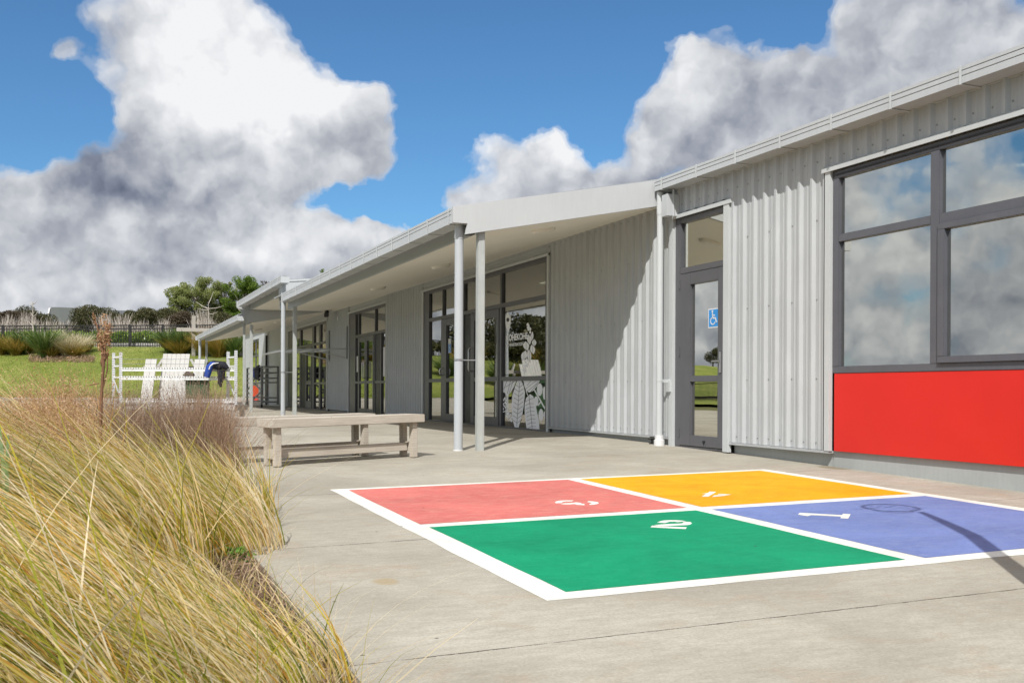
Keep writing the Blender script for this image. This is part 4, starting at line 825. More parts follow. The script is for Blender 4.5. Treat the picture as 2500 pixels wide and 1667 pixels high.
# round dark bushes
def bush(px,Y,hw,top,name,lab,mat,grp,nl=20000,trunk='bark',base=None,flat_=1.0,leaf=.125):
    k=Y/2463; x,y=P2(px,Y); zt=1+(953-top)*k; zb=terr(x,y) if base is None else base; rw=hw*k; rh=(zt-zb)/2*.98
    T=empty(name,(x,y,zb),lab,'tree' if name!='shrub' else 'shrub',grp)
    mb=MB().tube([(x,y,zb-.2),(x+.1,y,zb+rh*.6),(x-.1,y+.1,zb+rh*1.2)],[.16,.12,.05],8)
    for a in range(5): th=a*1.26+px; mb.tube([(x,y,zb+rh*.5),(x+math.cos(th)*rw*.4,y+math.sin(th)*rw*.4,zb+rh*.9),(x+math.cos(th)*rw*.7,y+math.sin(th)*rw*.7,zb+rh*1.25)],[.08,.05,.02],6)
    mb.build('trunk',M[trunk],T)
    Cs=[]; n=16
    for i in range(n):
        th=rng.uniform(0,6.28); ph=rng.uniform(-.25,1)
        r=rng.uniform(.3,.72); c=(x+math.cos(th)*rw*r*math.sqrt(max(0,1-ph*ph*.6)),y+math.sin(th)*rw*r,zb+rh*(1.0+ph*.55*flat_))
        s=rng.uniform(.36,.54); Cs.append(blob(c,(rw*s,rw*s,min(rh,rw)*s*.9),nl//n,.55))
    Cs.append(blob((x,y,zb+rh),(rw*.8,rw*.8,rh*.8),nl//4,.3))
    V,Q=leafquads(np.concatenate(Cs),leaf,.6); npmesh('crown',V,Q,M[mat],T); return T
bushes=[(-20,84,46,752,'brownbush','brown-grey shrub at the far left edge behind the fence'),(32,86,48,757,'brownbush','brown tinged bush behind the left sapling'),(80,88,46,751,'bush','dark rounded bush behind the slender bare sapling'),
 (128,84,26,790,'bush','low dark bush in front of the grey house roof'),(174,84,25,790,'bush','low bush right of the grey house roof'),(224,90,50,741,'bush','largest dark dome-shaped bush right of the house roof'),
 (281,90,34,757,'bush','dark bush between the large dome bush and the small round one'),(318,92,24,748,'bush','small round topped dark bush left of the paired domes'),(352,90,34,745,'bush','broad dark dome bush in the middle of the row'),
 (398,92,34,748,'bush','dark rounded bush just left of the tall light trees'),(438,90,30,752,'brownbush','brown green bush under the tall light trees'),(528,92,44,752,'bush','dark bush under the tall trees beside the canopy')]
bushes+=[(0,96,44,768,'bush','low dark bush filling the skyline behind the far left brown bush'),(56,96,40,766,'brownbush','low brown bush filling the gap behind the left sapling'),(255,98,40,764,'bush','low bush in the gap right of the largest dome bush'),(335,99,38,762,'bush','low bush behind the small round topped bush'),(376,99,36,760,'brownbush','low brown bush behind the broad dome bush'),(420,99,38,758,'bush','low bush behind the tall light trees'),(490,99,44,756,'brownbush','brown bush behind the bare spreading sapling')]
for px,Y,hw,top,mt,lab in bushes: bush(px,Y,hw*1.28,top-2,'rounded_bush',lab,mt,'dark bushes along the skyline')
# tall wispy trees
def talltree(px,Y,hw,top,mat,lab,nl=8000,leaf=.17,seedx=0):
    k=Y/2463; x,y=P2(px,Y); zt=1+(953-top)*k; zb=terr(x,y); Hh=zt-zb; rw=hw*k
    T=empty('tall_tree',(x,y,zb),lab,'tree','tall light green trees behind the canopy')
    rg=random.Random(px); mb=MB().tube([(x,y,zb-.3),(x+.1,y,zb+Hh*.3),(x,y+.1,zb+Hh*.6),(x+.05,y,zb+Hh*.9)],[.22,.17,.10,.03],8)
    Cs=[]
    for i in range(46):
        h0=rg.uniform(.18,.7)*Hh; th=rg.uniform(0,6.28); r=rw*rg.uniform(.35,1.0); h1=min(h0+Hh*rg.uniform(.10,.36),Hh*.94)
        env=math.sqrt(max(.08,1-((h1/Hh-.62)/.45)**2)); r*=env
        tip=Vector((x+math.cos(th)*r,y+math.sin(th)*r,zb+h1)); st=Vector((x,y,zb+h0)); mid=st.lerp(tip,.5)+Vector((0,0,.12*Hh*.5))
        mb.tube([st,mid,tip],[.06,.04,.015],5)
        for t in (.55,.8,1.0):
            c=st.lerp(mid,t*2-0) if t<.5 else mid.lerp(tip,t*2-1); s=rw*rg.uniform(.13,.24); Cs.append(blob(tuple(c),(s,s,s*.75),nl//138,.2))
    mb.build('trunk',M['palebark'],T)
    V,Q=leafquads(np.concatenate(Cs),leaf,.5); npmesh('crown',V,Q,M[mat],T)
talltree(478,96,72,678,'tree','wide pale green wispy tree left of the canopy roof',30000,.13)
talltree(435,95,34,694,'tree','smaller pale green wispy tree at the left of the tall group',14000,.13)
talltree(546,97,46,686,'tree','thin pale tree with open branches between the two broad trees',20000,.13)
talltree(598,95,60,676,'tree2','bright green full tree rising behind the canopy roof',30000,.14)
talltree(655,101,30,682,'brownbush','sparse grey leafed tree right of the bright green tree',3500)
talltree(690,102,16,668,'tree','small pale treetop showing just above the canopy gutter',3000)
talltree(800,104,26,650,'tree2','single green treetop peeping over the long canopy roof',5000)
# bare saplings
def sapling(px,Y,py0,py1,brs,lab):
    b=P2(px,Y); T=empty('bare_sapling',b+(terr(*b),),lab,'tree')
    q=P2(px+1,Y,py1); mb=MB().tube([b+(terr(*b),),P2(px+3,Y,(py0+py1)/2+20),P2(px+1.5,Y,(py0*.3+py1*.7)),q],[.07,.05,.035,.015],7)
    mb.build('trunk',M['palebark'],T)
    mb=MB()
    for (a,b_) in brs: mb.tube([P2(a[0],Y,a[1]),P2((a[0]+b_[0])/2,Y+.2,(a[1]+b_[1])/2+2),P2(b_[0],Y+.3,b_[1])],[.035,.025,.01],5)
    mb.build('branches',M['palebark'],T)
sapling(78,71,860,742,[((79,748),(90,739)),((78,750),(71,745)),((80,778),(91,767)),((80,800),(70,790)),((79,775),(74,768)),((79,746),(74,740))],'slender bare sapling with a forked top at the left of the lawn')
sapling(507,72,860,742,[((508,757),(478,740)),((508,757),(545,750)),((507,760),(480,756)),((508,745),(520,715)),((508,770),(530,765))],'bare pale sapling with spreading branches beside the timber frame')
# house
cx,cy=P2(160,125); zr=1+(953-757)/2463*125
T=empty('grey_house',(cx,cy,6),'distant house with a dark grey sheet roof behind the bushes','house')
ax=Vector((CB,-SB,0)); ay=Vector((SB,CB,0)); O=Vector((cx,cy,0))
def hp(u,v,z): return tuple(O+ax*u+ay*v+Vector((0,0,z)))
MB().add([hp(-2.2,-2.5,5),hp(9,-2.5,5),hp(9,5,5),hp(-2.2,5,5),hp(-2.2,-2.5,zr-2.1),hp(9,-2.5,zr-2.1),hp(9,5,zr-2.1),hp(-2.2,5,zr-2.1)],[(0,1,5,4),(1,2,6,5),(2,3,7,6),(3,0,4,7)]).build('wall',M['housewall'],T)
rf=MB().add([hp(-1.0,-3.2,zr-2.6),hp(9.2,-3.2,zr-2.6),hp(9.2,1.2,zr-.25),hp(-2.5,1.2,zr),hp(-1.0,5.5,zr-2.6),hp(9.2,5.5,zr-2.6)],[(0,1,2,3),(3,2,5,4),(0,3,4),(1,5,2)]).build('roof',M['house'],T)
MB().bar(hp(-2.55,1.1,zr+.02),hp(-.95,-3.3,zr-2.55),.16,.12).build('barge_board',M['kerb'],rf)
MB().add([hp(-.75,-2.4,zr-2.4),hp(.4,-2.4,zr-2.4),hp(1.6,-2.0,zr-2.2),hp(-.75,-2.4,zr-.1),hp(.2,-2.4,zr-.1),hp(2.0,-2.0,zr-.15),hp(-.75,1,zr-.1),hp(2.0,1,zr-.15)],[(0,1,4,3),(1,2,5,4),(3,4,5,7,6)]).build('dormer',M['housewall'],T)
# ---- border plants on the lawn edge (individual)
def tuft(name,px,py,hpx,wpx,mat,lab,cat,grp,Y,n=700,w=.02,bow=.55,leanx=0.):
    x,y=P2(px,Y); z=terr(x,y); k=Y/2463; H=hpx*k; r=wpx*k
    a=rng.uniform(0,6.28,n); rr_=np.sqrt(rng.random(n))
    root=np.stack([x+np.cos(a)*rr_*r*.3,y+np.sin(a)*rr_*r*.3,np.full(n,z-.03)],1)
    out=np.stack([np.cos(a),np.sin(a)],1)*(rr_*r/H*1.55)[:,None]+np.array([[-CB*leanx,SB*leanx]])
    V,Q=ribbons(root,H*rng.uniform(.55,1.15,n),out,rng.uniform(.0,bow+.15,n)*rr_,np.full(n,w),6,.2)
    T=empty(name,(x,y,z),lab,cat,grp); npmesh('foliage',V,Q,M[mat],T); return T
g='border plants along the lawn edge'
for px,py,h,wp,mt,nm,lab,n,w,b in (
 (2,871,50,30,'orange','sedge_clump','orange sedge clump at the far left of the border',800,.03,.5),(38,872,48,34,'orange','sedge_clump','golden sedge clump left of the flax',1000,.03,.5),(66,868,36,22,'orange','sedge_clump','low olive sedge clump in front of the sapling',700,.03,.5),
 (62,862,60,26,'flax','flax_bush','bright flax bush beside the white stake',260,.10,.25),(108,874,76,36,'flax','flax_bush','large arching flax bush left of the pale tussock',520,.10,.35),
 (140,876,52,32,'pale','tussock_clump','pale feathery tussock beside the flax bush',1100,.03,.45),(166,877,56,36,'pale','tussock_clump','tallest pale feathery tussock in the border',1300,.03,.45),(196,866,50,30,'pale','tussock_clump','pale tussock next to the fence kerb',1000,.03,.45),(212,860,36,20,'orange','sedge_clump','small golden sedge at the right end of the left border',600,.03,.45),
 (418,864,56,34,'flax','flax_bush','yellow green flax bush left of the timber post',520,.10,.35),(452,858,60,30,'flax','flax_bush','flax bush behind the timber post',420,.10,.3),(438,868,42,34,'orange','sedge_clump','rusty sedge clump at the foot of the timber post',900,.03,.5),(498,866,60,26,'orange','sedge_clump','golden sedge between the timber post and canopy posts',900,.03,.45),
 (20,858,40,34,'flax','flax_bush','low flax bush behind the far left orange sedge',360,.09,.35),(88,856,44,30,'pale','tussock_clump','small pale tussock between the two left flax bushes',900,.03,.5),(158,858,50,30,'pale','tussock_clump','pale tussock at the back of the feathery group',900,.03,.5),(182,878,40,30,'orange','sedge_clump','low golden sedge in front of the feathery tussocks',800,.03,.5),(125,880,34,26,'orange','sedge_clump','small olive sedge at the foot of the large flax bush',600,.03,.5),
 (532,868,62,42,'orange','sedge_clump','broad orange sedge clump seen under the far canopy',1400,.03,.5),(572,870,60,24,'flax','flax_bush','bright flax bush against the second timber post',420,.09,.3),(600,868,58,24,'flax','flax_bush','flax bush showing beside the far white wall',300,.09,.3)):
    Y=62.3-(h>58)*.8+(878-py)*.12
    tuft(nm,px,py,h,wp,mt,lab,'plant',g,Y,n,w,b,.15 if mt!='flax' else 0)
# feathery backdrop beyond the far canopy
N=2600; px=rng.uniform(500,600,N); Y=rng.uniform(68,72,N); root=np.array([P2(a,b)+(3.7,) for a,b in zip(px,Y)])
V,Q=ribbons(root,rng.uniform(.9,1.7,N),rng.normal(-.1,.2,(N,2)),rng.uniform(0,.2,N),np.full(N,.05),5,.2)
o=npmesh('tall_pale_grass',V,Q,M['rust']); tag(o,'tall peach coloured feathery grass behind the far canopy posts','grass',kind='stuff')
# white stake
b=P2(62.5,63.5); T=MB().bar(b+(terr(*b),),P2(62.5,63.5,829),.07).build('garden_stake',M['white'],origin=b+(terr(*b),)); tag(T,'thin white garden stake among the border flax','stake')
# dry leaf litter on the border
N=900; px=rng.uniform(70,230,N); Y=rng.uniform(60.5,62.5,N); C_=np.array([P2(a,b) for a,b in zip(px,Y)]); z=np.array([terr(*c) for c in C_])+rng.uniform(0,.18,N)
V,Q=leafquads(np.column_stack([C_,z]),.4,.1); o=npmesh('dead_leaf_litter',V,Q,M['brownseed']); tag(o,'dead flax leaves lying along the border edge','leaf litter',kind='stuff')
# lawn blades
N=42000; px=rng.uniform(-30,640,N); Y=49+20*rng.random(N)**.8; xy=np.array([P2(a,b) for a,b in zip(px,Y)]); z=np.array([terr(*c) for c in xy])
V,Q=ribbons(np.column_stack([xy,z-.01]),rng.uniform(.04,.11,N),rng.normal(0,.4,(N,2)),rng.uniform(0,.3,N),np.full(N,.03),2,.3)
o=npmesh('lawn_grass',V,Q,M['lawnblade']); tag(o,'short green mown grass on the sloping lawn','grass',kind='stuff')
# ================================================================ foreground planting (wind-blown, leaning left)
Lx,Ly=-CB,SB      # camera-left in world
parts=[]
def tuss(x,y,h,n,r=.32,lean=.75,w=.0052,sp=.28):
    z=terr(x,y)-.06
    a=rng.uniform(0,6.28,n); rr=np.sqrt(rng.random(n))
    root=np.stack([x+np.cos(a)*rr*r,y+np.sin(a)*rr*r,np.full(n,z)],1)
    hh=h*rng.uniform(.55,1.18,n)
    ln=lean*rng.uniform(.7,1.3,n); dz_=rng.normal(0,.12,2)
    out=np.stack([np.cos(a),np.sin(a)],1)*(rr*sp)[:,None]+np.stack([Lx*ln,Ly*ln],1)+dz_+rng.normal(0,.15,(n,2))
    st=rng.random(n)<.13; out[st]+=rng.normal(0,.55,(int(st.sum()),2))
    W=w*rng.uniform(.5,1.35,n)
    parts.append(ribbons(root,hh,out,rng.uniform(.05,.42,n),W,7,.15))
def bedpos():
    L=[]
    y=1.1
    while y<9.3:
        x=-3.6+random.uniform(0,.2)
        while x<xe(y)-.12:
            L.append((x+random.uniform(-.12,.12),y+random.uniform(-.12,.12))); x+=.42
        y+=.42
    return L
for x,y in bedpos():
    X=x*CB-y*SB; Y=x*SB+y*CB; px=1250+X/Y*2463 if Y>.2 else -999
    if Y<1.0 or px<-420: continue
    if px>820: continue
    edge=xe(y)-x
    if y<5.2 and edge<.55:
        if y<3.5: h=.30+.25*edge
        elif edge<.30: continue
        else: h=.30
    elif y<5.2:
        h=min(.50+.22*edge,.86)
    elif y<7.6: h=.86 if edge<.6 else .95
    else: h=.66
    # keep the mass below the sight line seen in the photograph
    lim=np.interp(px,[-400,0,200,330,450,560,700,820],[840,862,930,1000,1040,1090,1330,1500])
    zmax=1-(lim-953)/2463*Y-terr(x,y)
    if px<330: h=h*float(np.interp(px,[60,330],[1.62,1.22]))
    h=min(h,max(.18,zmax*1.2))
    d=math.hypot(x,y)
    n=int(np.interp(d,[1,2.5,5,9],[340,460,500,400])); tuss(x,y,h,n,.30,float(np.interp(px,[-200,150,350,560,800],[1.75,1.5,1.15,.55,.9]))*rng.uniform(.8,1.2),float(np.interp(d,[1.5,6],[.0078,.0078])))
V,Q=join(parts); o=npmesh('tussock_grass',V,Q,M['tussock']); tag(o,'mass of wind-blown straw and yellow green tussock grass filling the near garden bed','grass',kind='stuff')
# stray thin stems arching over the slab edge
parts=[]; n=260; y=rng.uniform(2.6,5.4,n); x=rng.uniform(.1,.75,n); z=np.array([terr(a,b) for a,b in zip(x,y)])-.05
parts.append(ribbons(np.column_stack([x,y,z]),rng.uniform(.18,.42,n),rng.normal(.15,.45,(n,2)),rng.uniform(.1,.5,n),np.full(n,.0024),7,.2))
V,Q=join(parts); o=npmesh('stray_grass_stems',V,Q,M['tussock']); tag(o,'thin stray straw stems arching over the edge of the concrete','grass',kind='stuff')
parts=[]; n=150; y=rng.uniform(2.4,4.2,n); x=rng.uniform(.1,.7,n); z=np.array([terr(a,b) for a,b in zip(x,y)])-.05
parts.append(ribbons(np.column_stack([x,y,z]),rng.uniform(.35,.62,n),np.stack([rng.normal(.35,.3,n),rng.normal(.1,.3,n)],1),rng.uniform(.2,.6,n),np.full(n,.0022),8,.2))
V,Q=join(parts); o=npmesh('arching_seed_stems',V,Q,M['tussock']); tag(o,'fine pale seed stems arching out over the concrete at the bottom of the bed','grass',kind='stuff')
n=5200; y=rng.uniform(2.2,8.8,n); x=np.array([xe(v) for v in y])-.02-np.abs(rng.normal(0,.22,n)); z=np.array([terr(a,b) for a,b in zip(x,y)])+rng.uniform(-.04,.015,n)
V,Q=leafquads(np.column_stack([x,y,z]),.11,.06); o=npmesh('dead_grass_litter',V,Q,M['brownseed']); tag(o,'dead grass litter matted on the soil along the slab edge','leaf litter',kind='stuff')
# small low weeds at the slab edge
C_=[]
for (x,y,s) in ((.70,5.5,.10),(.55,3.3,.12),(.62,2.9,.10),(.5,4.2,.09)): C_.append(blob((x,y,terr(x,y)+.0),(s,s,.06),170,.1))
V,Q=leafquads(np.concatenate(C_),.03,.6); o=npmesh('edge_weeds',V,Q,M['weed']); tag(o,'low green weeds along the dark slab edge','weeds',kind='stuff')
# rusty seed grass behind, px 200-560
def seedgrass(n,xr,yr,h,mat,name,lab,seeds,ssize,lean=.12,jit=.2,limf=None):
    x=rng.uniform(*xr,n); y=rng.uniform(*yr,n); x=np.minimum(x,np.where(y>5.7,np.minimum(1.17,.79+(y-5.7)*.115),.79)-rng.uniform(.0,.3,n)); z=np.array([terr(a,b) for a,b in zip(x,y)])-.05
    H=np.full(n,h)*rng.uniform(.6,1.08,n)
    if limf is not None:
        X=x*CB-y*SB; Y=x*SB+y*CB; px=1250+X/Y*2463; lim=np.interp(px,*limf); H=np.minimum(H,(1-(lim-953)/2463*Y-z)*rng.uniform(.82,1.22,n))
    ln=np.stack([Lx*lean+rng.normal(0,jit,n),Ly*lean+rng.normal(0,jit,n)],1)
    cv=rng.uniform(0,.15,n); root=np.column_stack([x,y,z])
    P=[ribbons(root,H,ln,cv,np.full(n,.0035),5,.3)]
    L3=np.concatenate([ln,np.zeros((n,1))],1)
    for k in range(seeds):
        t=rng.uniform(.5,1.02,n)[:,None]; h_=H[:,None]
        c=root+h_*(np.array([[0,0,1.]])*(t-cv[:,None]*t**2.2)+L3*(.25*t+.75*t*t))+rng.normal(0,.022,(n,3))
        P.append(leafquads(c,ssize,.35))
    V,Q=join(P); o=npmesh(name,V,Q,M[mat]); tag(o,lab,'grass',kind='stuff')
seedgrass(15000,(-3.0,-.05),(6.4,9.2),1.35,'rust','rusty_seed_grass','hazy rust coloured seeding grass at the back of the garden bed',11,.018,.10,.2,([0,60,150,230,300,400,460,560,600],[1030,1010,965,900,880,905,935,975,1040]))
seedgrass(4200,(-.05,1.14),(7.8,9.2),1.05,'brownseed','brown_seed_grass','brown dry seed stems standing against the timber benches',9,.012,.05,.16,([400,450,500,560,600],[965,950,940,965,1060]))
seedgrass(700,(.5,1.12),(7.4,9.1),.70,'brownseed','brown_seed_grass','sparse dark brown seed stems leaning over the paving beside the timber benches',8,.010,-.25,.25)
# broad flax leaves at left
T=empty('broad_flax_plant',(-1.45,3.1,.03),'broad green flax leaves folded over at the far left of the garden bed','plant')
def flaxleaf(pts,w,mat=M['bigflax']):
    mb=MB(); vs=[];fs=[]
    cp=[Vector(p) for p in pts]; cp=[cp[0]*2-cp[1]]+cp+[cp[-1]*2-cp[-2]]; pts=[]
    for i in range(1,len(cp)-2):
        for k in range(6):
            t=k/6; a_,b_,c_,d_=cp[i-1:i+3]; pts.append(.5*((2*b_)+(c_-a_)*t+(2*a_-5*b_+4*c_-d_)*t*t+(3*b_-a_-3*c_+d_)*t**3))
    pts.append(cp[-2])
    n=len(pts)
    for i,p in enumerate(pts):
        t=(pts[min(i+1,n-1)]-pts[max(i-1,0)]).normalized(); s=t.cross(Vector((SB,CB,.3))).normalized(); ww=w*math.sin(math.pi*min(.98,.25+.75*i/(n-1)))**.7
        k=t.cross(s).normalized()*ww*.25
        vs+=[p-s*ww*.5,p+k,p+s*ww*.5]
    for i in range(n-1): a=i*3; fs+=[(a,a+1,a+4,a+3),(a+1,a+2,a+5,a+4)]
    mb.add(vs,fs); return mb.build('leaf',mat,T,smooth=True)
def c3(px,py,Y): return P2(px,Y,py)
rootp=(-1.45,3.1,.05)
rx,ry=P2(-45,4.6); n=18; a=rng.uniform(0,6.28,n)
V,Q=ribbons(np.stack([rx+.12*np.cos(a),ry+.12*np.sin(a),np.full(n,.03)],1),rng.uniform(.85,1.22,n),np.stack([.38*np.cos(a)-.02,.38*np.sin(a)],1)*np.array([[1,.6]])+np.stack([Lx*rng.uniform(.1,.6,n),Ly*rng.uniform(.1,.6,n)],1),rng.uniform(.02,.30,n),rng.uniform(.022,.042,n),9,.12)
npmesh('leaves',V,Q,M['bigflax'],T)
# old flax flower stalk
b=P2(246,6.4); T=empty('dead_flower_stalk',b+(terr(*b),),'tall dead brown flax flower stalk with twisted pods standing above the grass','plant')
q=lambda px,py:P2(px,6.4,py)
mb=MB().tube([b+(terr(*b)-.05,),q(245,1100),q(248,960),q(256,860),q(258,800)],[.012,.011,.009,.007,.005],8).tube([q(246,1000),q(252,900),q(248,850),q(240,815),q(232,785),q(227,772)],[.010,.010,.007,.005,.004,.003],6)
mb.tube([q(252,950),q(262,905),q(262,880),q(250,860),q(254,840),q(264,815)],.0045,6).tube([q(242,940),q(218,945)],.004,5)
mb.build('stalk',M['seedhead'],T,smooth=True)
for i,(px,py,s) in enumerate(((227,772,.012),(229,781,.014),(232,793,.013),(266,842,.014),(250,862,.022),(256,876,.026),(248,888,.02),(262,868,.018),(264,815,.014),(252,830,.014),(246,846,.016),(238,824,.012),(268,800,.012),(259,805,.014))):
    lump('seed_pod',q(px,py),(s*.42,s*.42,s*1.2),M['seedhead'],T,.2,i,2)
C_=np.concatenate([blob(q(px,py),(r,r,r2),n_,.0) for px,py,r,r2,n_ in ((255,845,.045,.10,260),(262,812,.03,.08,150),(246,832,.035,.08,130),(252,790,.03,.05,60),(229,782,.010,.035,40))])
V,Q=leafquads(C_,.022,.3); npmesh('dry_bracts',V,Q,M['rust'],T)
# ================================================================ surroundings left of the frame (seen only in the glass)
for i in range(13):
    px=-180-i*88; tuft(('flax_bush','sedge_clump')[i%2],px,860,62+10*(i%3),46,('flax','orange')[i%2],('arching flax bush on the bank left of the frame, seen only in the glass','golden sedge clump on the bank left of the frame, seen only in the glass')[i%2],'plant','plants on the bank left of the frame',56+random.uniform(-2,4),420,.09,.4)
for i in range(10): bush(-190-i*120,66+random.uniform(-3,3),62,800,'rounded_bush','dark bush on the bank left of the frame, seen only in the glass','bush','bushes left of the frame',3500,leaf=.22)
tb=None
for i in range(26):
    x=-38-random.uniform(0,16); y=-10+i*4.6+random.uniform(-1,1)
    if (not i%2 and 8<y<80) or i in (1,3,5): continue
    if i%2: x=-17-random.uniform(0,8); y=42+i*1.9; zb=terr(x,y)
    if tb is None:
        T=empty('background_tree',(x,y,zb),'dark tree beyond the grounds, seen only as a reflection in the glazing','tree','trees beyond the grounds to the left')
        MB().tube([(x,y,zb-.3),(x,y,zb+2.4)],[.2,.1],8).build('trunk',M['bark'],T)
        Cs=[blob((x+random.uniform(-1.6,1.6),y+random.uniform(-1.6,1.6),zb+random.uniform(1.2,3.3)),(1.1,1.1,.9),260,.4) for _ in range(12)]
        V,Q=leafquads(np.concatenate(Cs),.28,.6); npmesh('crown',V,Q,M['bush'],T); tb=T
    else:
        o=tb.copy(); COL.objects.link(o); o.location=(x,y,zb); o.rotation_euler=(0,0,random.uniform(0,6)); s=random.uniform(.75,1.1)*(.62 if not i%2 else .95); o.scale=(s,s,s)
        for ch in tb.children: c=ch.copy(); COL.objects.link(c); c.parent=o
T=empty('side_fence',(-20,30,.3),'black picket fence left of the frame, reflected in the entrance glass','fence')
for i in range(22):
    ya=2+i*2.4; mb=MB(); z=terr(-20,ya)
    for h in (.15,1.15,1.4): mb.bar((-20,ya,z+h),(-20,ya+2.4,z+h),.03,.04)
    for k in range(18): mb.bar((-20,ya+k*.133,z+.05),(-20,ya+k*.133,z+1.4),.022)
    mb.build('picket_panel',M['fence'],T)
sheet('side_lawn',span(-80,-15,30),span(-10,60,40),-.02,M['lawn'],lambda x,y: cdepth(x,y)<48.5)
T=empty('playground_shade',(-14,50,.3),'blue playground shade roof left of the frame, reflected in the entrance glass','shade')
for x,y in ((-15.5,48),(-12.5,48),(-15.5,52),(-12.5,52)): MB().tube([(x,y,.2),(x,y,2.3)],.05,8).build('post',M['galv'],T)
MB().add([(-16,47.5,2.5),(-12,47.5,2.5),(-12,52.5,2.5),(-16,52.5,2.5),(-14,50,3.0)],[(0,1,4),(1,2,4),(2,3,4),(3,0,4)]).build('shade_roof',M['shade'],T)
MB().prism([(-14.6,.4),(-14.3,.4),(-13.2,1.6),(-13.5,1.6)],'y',49,50).build('slide',M['shade'],T)
for i,(x,y) in enumerate(((-8,13),(-7,17),(-9,20),(-6.5,24),(-8,30),(-5.5,34))):
    n=900; a=rng.uniform(0,6.28,n); rr=np.sqrt(rng.random(n)); z=terr(x,y)
    V,Q=ribbons(np.stack([x+np.cos(a)*rr*.5,y+np.sin(a)*rr*.5,np.full(n,z)],1),rng.uniform(.5,1.0,n),np.stack([np.cos(a),np.sin(a)],1)*(rr*.8)[:,None],rng.uniform(0,.5,n),np.full(n,.012),5)
    T=empty('sedge_clump',(x,y,z),'golden sedge clump left of the frame, seen only in the glass','plant','sedges left of the frame'); npmesh('foliage',V,Q,M['orange'],T)
# ================================================================ light and sky
sd=Vector((1,1.43,-1.83)).normalized()
sun=bpy.data.lights.new('sun','SUN'); so=bpy.data.objects.new('sun',sun); COL.objects.link(so); sun.energy=SUN_E; sun.angle=R(.53); sun.color=(1,.972,.93)
so.rotation_euler=sd.to_track_quat('-Z','Y').to_euler()
sv=-sd; el=math.asin(sv.z); az=math.atan2(sv.x,sv.y)      # azimuth clockwise from +Y
w=bpy.data.worlds.new('World'); scene.world=w; w.use_nodes=True; nt=w.node_tree; nt.nodes.clear()
out=nd(nt,'ShaderNodeOutputWorld')
sky=nd(nt,'ShaderNodeTexSky',sky_type='NISHITA'); sky.sun_disc=False; sky.sun_elevation=el; sky.sun_rotation=az; sky.air_density=1.0; sky.dust_density=.25; sky.ozone_density=3.0
D=nd(nt,'ShaderNodeTexCoord').outputs['Generated']
def vdot(a,b):
    n=nd(nt,'ShaderNodeVectorMath',operation='DOT_PRODUCT')
    for i,v in enumerate((a,b)):
        if isinstance(v,tuple): n.inputs[i].default_value=v
        else: lk(nt,v,n.inputs[i])
    return n.outputs['Value']
def vop(op,a,b,s=None):
    n=nd(nt,'ShaderNodeVectorMath',operation=op)
    for i,v in enumerate((a,b)):
        if v is None: continue
        if isinstance(v,tuple): n.inputs[i].default_value=v
        else: lk(nt,v,n.inputs[i])
    if s is not None: n.inputs['Scale'].default_value=s
    return n.outputs['Vector']
fw=vdot(D,(SB,CB,0)); fwc=math_(nt,'MAXIMUM',fw,.05)
U=math_(nt,'DIVIDE',vdot(D,(CB,-SB,0)),fwc); Vv=math_(nt,'DIVIDE',vdot(D,(0,0,1)),fwc)
front=math_(nt,'MULTIPLY',ramp(nt,fw,[(.70,(0,)*3),(.80,(1,)*3)]),1.0)
cmb=nd(nt,'ShaderNodeCombineXYZ'); lk(nt,U,cmb.inputs[0]); lk(nt,Vv,cmb.inputs[1]); UV=cmb.outputs[0]
def fbm(vec,scale,detail,rough,dist=0):
    n=nd(nt,'ShaderNodeTexNoise'); setv(n,Scale=scale,Detail=detail,Roughness=rough,Distortion=dist); lk(nt,vec,n.inputs['Vector']); return n
wn=fbm(D,9,3,.55); warp=vop('SCALE',vop('SUBTRACT',wn.outputs['Color'],(.5,.5,.5)),None,.085)
wn2=fbm(D,34,3,.6); warp2=vop('SCALE',vop('SUBTRACT',wn2.outputs['Color'],(.5,.5,.5)),None,.026)
UVw=vop('ADD',vop('ADD',UV,warp),warp2)
def gsum(blobs,uvw):
    acc=None
    for cx,cy,sx,sy,wt in blobs:
        q=vop('SUBTRACT',uvw,((cx-1250)/2463,(953-cy)/2463,0)); q=vop('MULTIPLY',q,(2463/sx,2463/sy,0)); r2=vdot(q,q)
        g=math_(nt,'EXPONENT',math_(nt,'MULTIPLY',r2,-1.0)); g=math_(nt,'MULTIPLY',g,wt)
        acc=g if acc is None else math_(nt,'ADD',acc,g)
    return acc
DENS=[(1790,70,60,26,.62),(1330,70,50,22,.50),(2060,215,60,40,.6),(120,120,60,60,.35),(-900,600,600,600,1.9),(-1500,600,700,600,1.9),(3500,500,600,500,1.8),(450,60,270,220,1.5),(640,270,330,170,1.3),(850,300,170,130,1.1),(470,420,330,160,1.3),(700,400,230,110,1.0),(180,500,250,110,1.1),(380,600,480,130,1.5),(60,640,330,150,1.3),(300,740,700,90,1.4),(720,640,160,110,.9),(925,570,85,50,1.9),(930,300,100,110,.9),(820,560,60,60,.5),
 (140,145,58,52,.85),(0,70,50,80,.75),
 (1290,400,110,90,1.15),(1185,360,50,50,.7),(1330,330,70,70,.8),(1130,490,120,70,1.1),(1330,490,170,50,.8),(1450,430,200,90,1.2),(1690,170,110,90,1.15),(1750,260,140,130,1.2),(1580,320,60,50,.6),(1900,330,300,150,1.5),(1930,160,70,50,.8),(2050,200,200,110,1.0),(2380,120,320,210,1.6),(2150,20,140,90,1.0),(1400,60,60,30,.0),
 (200,300,90,130,-.55),(850,485,190,58,-1.3),(1050,500,50,60,-.6),(70,250,120,170,-.7),(870,90,110,150,-.6),(1000,330,50,120,-.3),(1050,200,200,260,-.8),(1500,170,110,140,-.8),(1850,60,130,50,-.4)]
dens=gsum(DENS,UVw)
